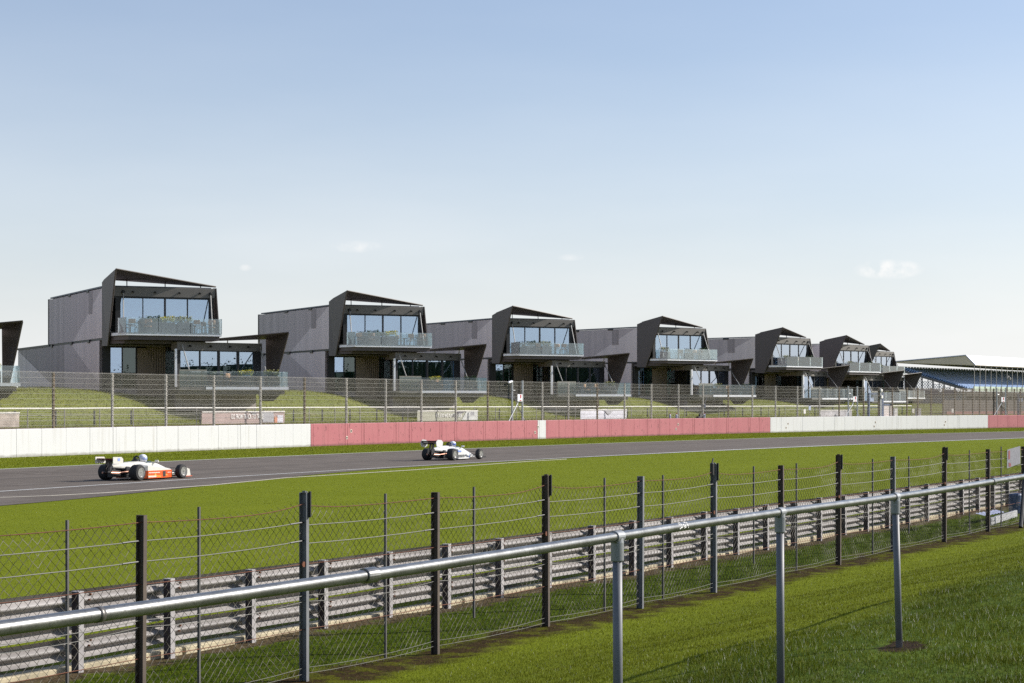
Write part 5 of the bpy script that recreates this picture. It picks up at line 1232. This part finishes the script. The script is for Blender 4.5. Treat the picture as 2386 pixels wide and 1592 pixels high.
def gzv(u, w): return np.array([bank_z(b_) + (gz_noise(a_, b_) if 0 <= a_ <= 50 else 0) for a_, b_ in zip(u, w)])
verge = blade_mat('verge blade', [(0, (.116, .139, .007)), (.45, (.166, .190, .009)), (.8, (.200, .224, .012)), (.975, (.30, .31, .05))], .30)
lawn = blade_mat('lawn blade', [(0, (.082, .098, .005)), (.45, (.126, .144, .007)), (.8, (.158, .174, .010)), (.975, (.29, .31, .04)), (.993, (.55, .56, .40))], .30)
lush = blade_mat('lush blade', [(0, (.040, .070, .004)), (.5, (.080, .112, .005)), (.85, (.115, .145, .008)), (.97, (.18, .18, .04))], .25)
wild = blade_mat('rough sward blade', [(0, (.048, .072, .004)), (.5, (.095, .122, .005)), (.85, (.145, .162, .008)), (.955, (.22, .22, .04)), (.988, (.62, .62, .52))], .25)
def worn(u, w):
    k = np.ones_like(u)
    for pu_, pw_, ra in WORN: k = np.where(np.hypot(u - pu_, (w - pw_) * 1.7) < ra * .95, .08, k)
    return k
wn = lambda u, w: .9 * np.sin(u * 1.1 + 2 * np.sin(w)) * .3
u, w = scatter(1700000, 2, 45, 3.6, 13.1, lambda u, w: np.clip(120 / (u * S60 + w * C60) ** 2, .06, 1) * np.where((w > 10.66 + .1 * np.sin(u * 3)) & (w < 11.5 + .12 * np.sin(u * 2.3 + 1)), .2, 1) * np.where((w > 13.0), .3, 1) * np.where(w < 5.7 + wn(u, w), .15, 1) * worn(u, w))
k = w > 11.35 + .1 * np.sin(u * 2.3 + 1); us_, ws_ = u[k], w[k]; u, w = u[~k], w[~k]
D = us_ * S60 + ws_ * C60; blades('lush_grass', np.stack([us_, ws_, gzv(us_, ws_)], 1), 0, .030 + .0004 * D, .0034 + .00013 * D, lush)
D = u * S60 + w * C60
blades('grass', np.stack([u, w, gzv(u, w)], 1), 0, .016 + .0003 * D, .0030 + .00012 * D, lawn)
u, w = scatter(1000000, 2, 34, -4, 6.3, lambda u, w: np.clip(150 / (u * S60 + w * C60) ** 2, .08, 1) * np.where(w > 5.7 + wn(u, w), .08, 1) * worn(u, w))
D = u * S60 + w * C60
blades('rough_grass', np.stack([u, w, gzv(u, w)], 1), 0, (.018 + .0004 * D) * (1 + .9 * (np.sin(u * 2.3) * np.sin(w * 3.1 + u) > .25)), .0036 + .00012 * D, wild, spread=.8)
# verge between barrier and track
def verge_max(u): return np.array([nearC(a) - .35 - 5.3 * (1 - sst((a - 33) / 38)) for a in u])
u, w = scatter(1500000, 8, 130, 13.8, 45, lambda u, w: np.clip(500 / (u * S60 + w * C60) ** 2, .03, .6)); k = w < verge_max(u); u, w = u[k], w[k]; D = u * S60 + w * C60
blades('verge_grass', np.stack([u, w, np.zeros_like(u)], 1), 0, .012 + .0002 * D, .004 + .00016 * D, verge)
# verge between the track and the wall
n = 160000; u = rng.uniform(50, 230, n); fr = rng.uniform(.05, .98, n); f0 = np.array([farC(a) for a in u]); f1 = np.array([wallC(a) for a in u]); w = f0 + .3 + (f1 - f0 - .3) * fr; k = in_view(u, w); u, w = u[k], w[k]
blades('far_verge_grass', np.stack([u, w, np.zeros_like(u)], 1), 0, .04, .03, verge)
# embankment: long rough grass
import bisect
co = np.array([v_.co[:] for v_ in emb.data.vertices]); ne = len(eu); n = 210000
i0 = next(i for i, a in enumerate(eu) if a >= 50); i1 = next(i for i, a in enumerate(eu) if a >= 255); j0, j1 = 4, 28
ii = rng.integers(i0, i1, n); jj = rng.integers(j0, j1, n); a, b_ = rng.uniform(0, 1, (n, 1)), rng.uniform(0, 1, (n, 1))
P0, P1, P2, P3 = co[jj * ne + ii], co[jj * ne + ii + 1], co[(jj + 1) * ne + ii + 1], co[(jj + 1) * ne + ii]
pp = P0 * (1 - a) * (1 - b_) + P1 * a * (1 - b_) + P2 * a * b_ + P3 * (1 - a) * b_
embl = blade_mat('embankment blade', [(0, (.145, .165, .006)), (.5, (.215, .230, .009)), (.85, (.27, .27, .014)), (.97, (.25, .23, .04))], .3)
blades('embankment_grass', pp, 0, .10, .045, embl, parent_rot=False)

# ---------------------------------------------------------------- far wood behind the spectators (seen mirrored in the villa windows)
wood = M('far wood foliage', (.035, .050, .020), .8, var=.4, scale=.3); m = MB(); random.seed(3)
WP = [(-190, -110, 8.0), (60, -108, 8.0), (200, -30, 12.0), (290, 15, 13.5), (345, 50, 16), (430, 110, 18), (500, 190, 18)]
for k in range(240):
    q_ = k / 240 * 6; i_ = int(q_); q_ -= i_; A_, B_ = WP[i_], WP[i_ + 1]; x = A_[0] + (B_[0] - A_[0]) * q_; yy = A_[1] + (B_[1] - A_[1]) * q_; h = A_[2] + (B_[2] - A_[2]) * q_ + 2.2 * noise.noise(Vector((k * .13, 0, 0))) + random.uniform(-.8, .8)
    m.leaves((x, yy + random.uniform(-4, 4), h * .55), (3.2, 3, h * .5), 260, .5)
    m.box(x - 1.9, x + 1.9, yy - 7, yy + 1, 0, h * .86)
tag(m.build('forest', wood, flip=False), kind='stuff')
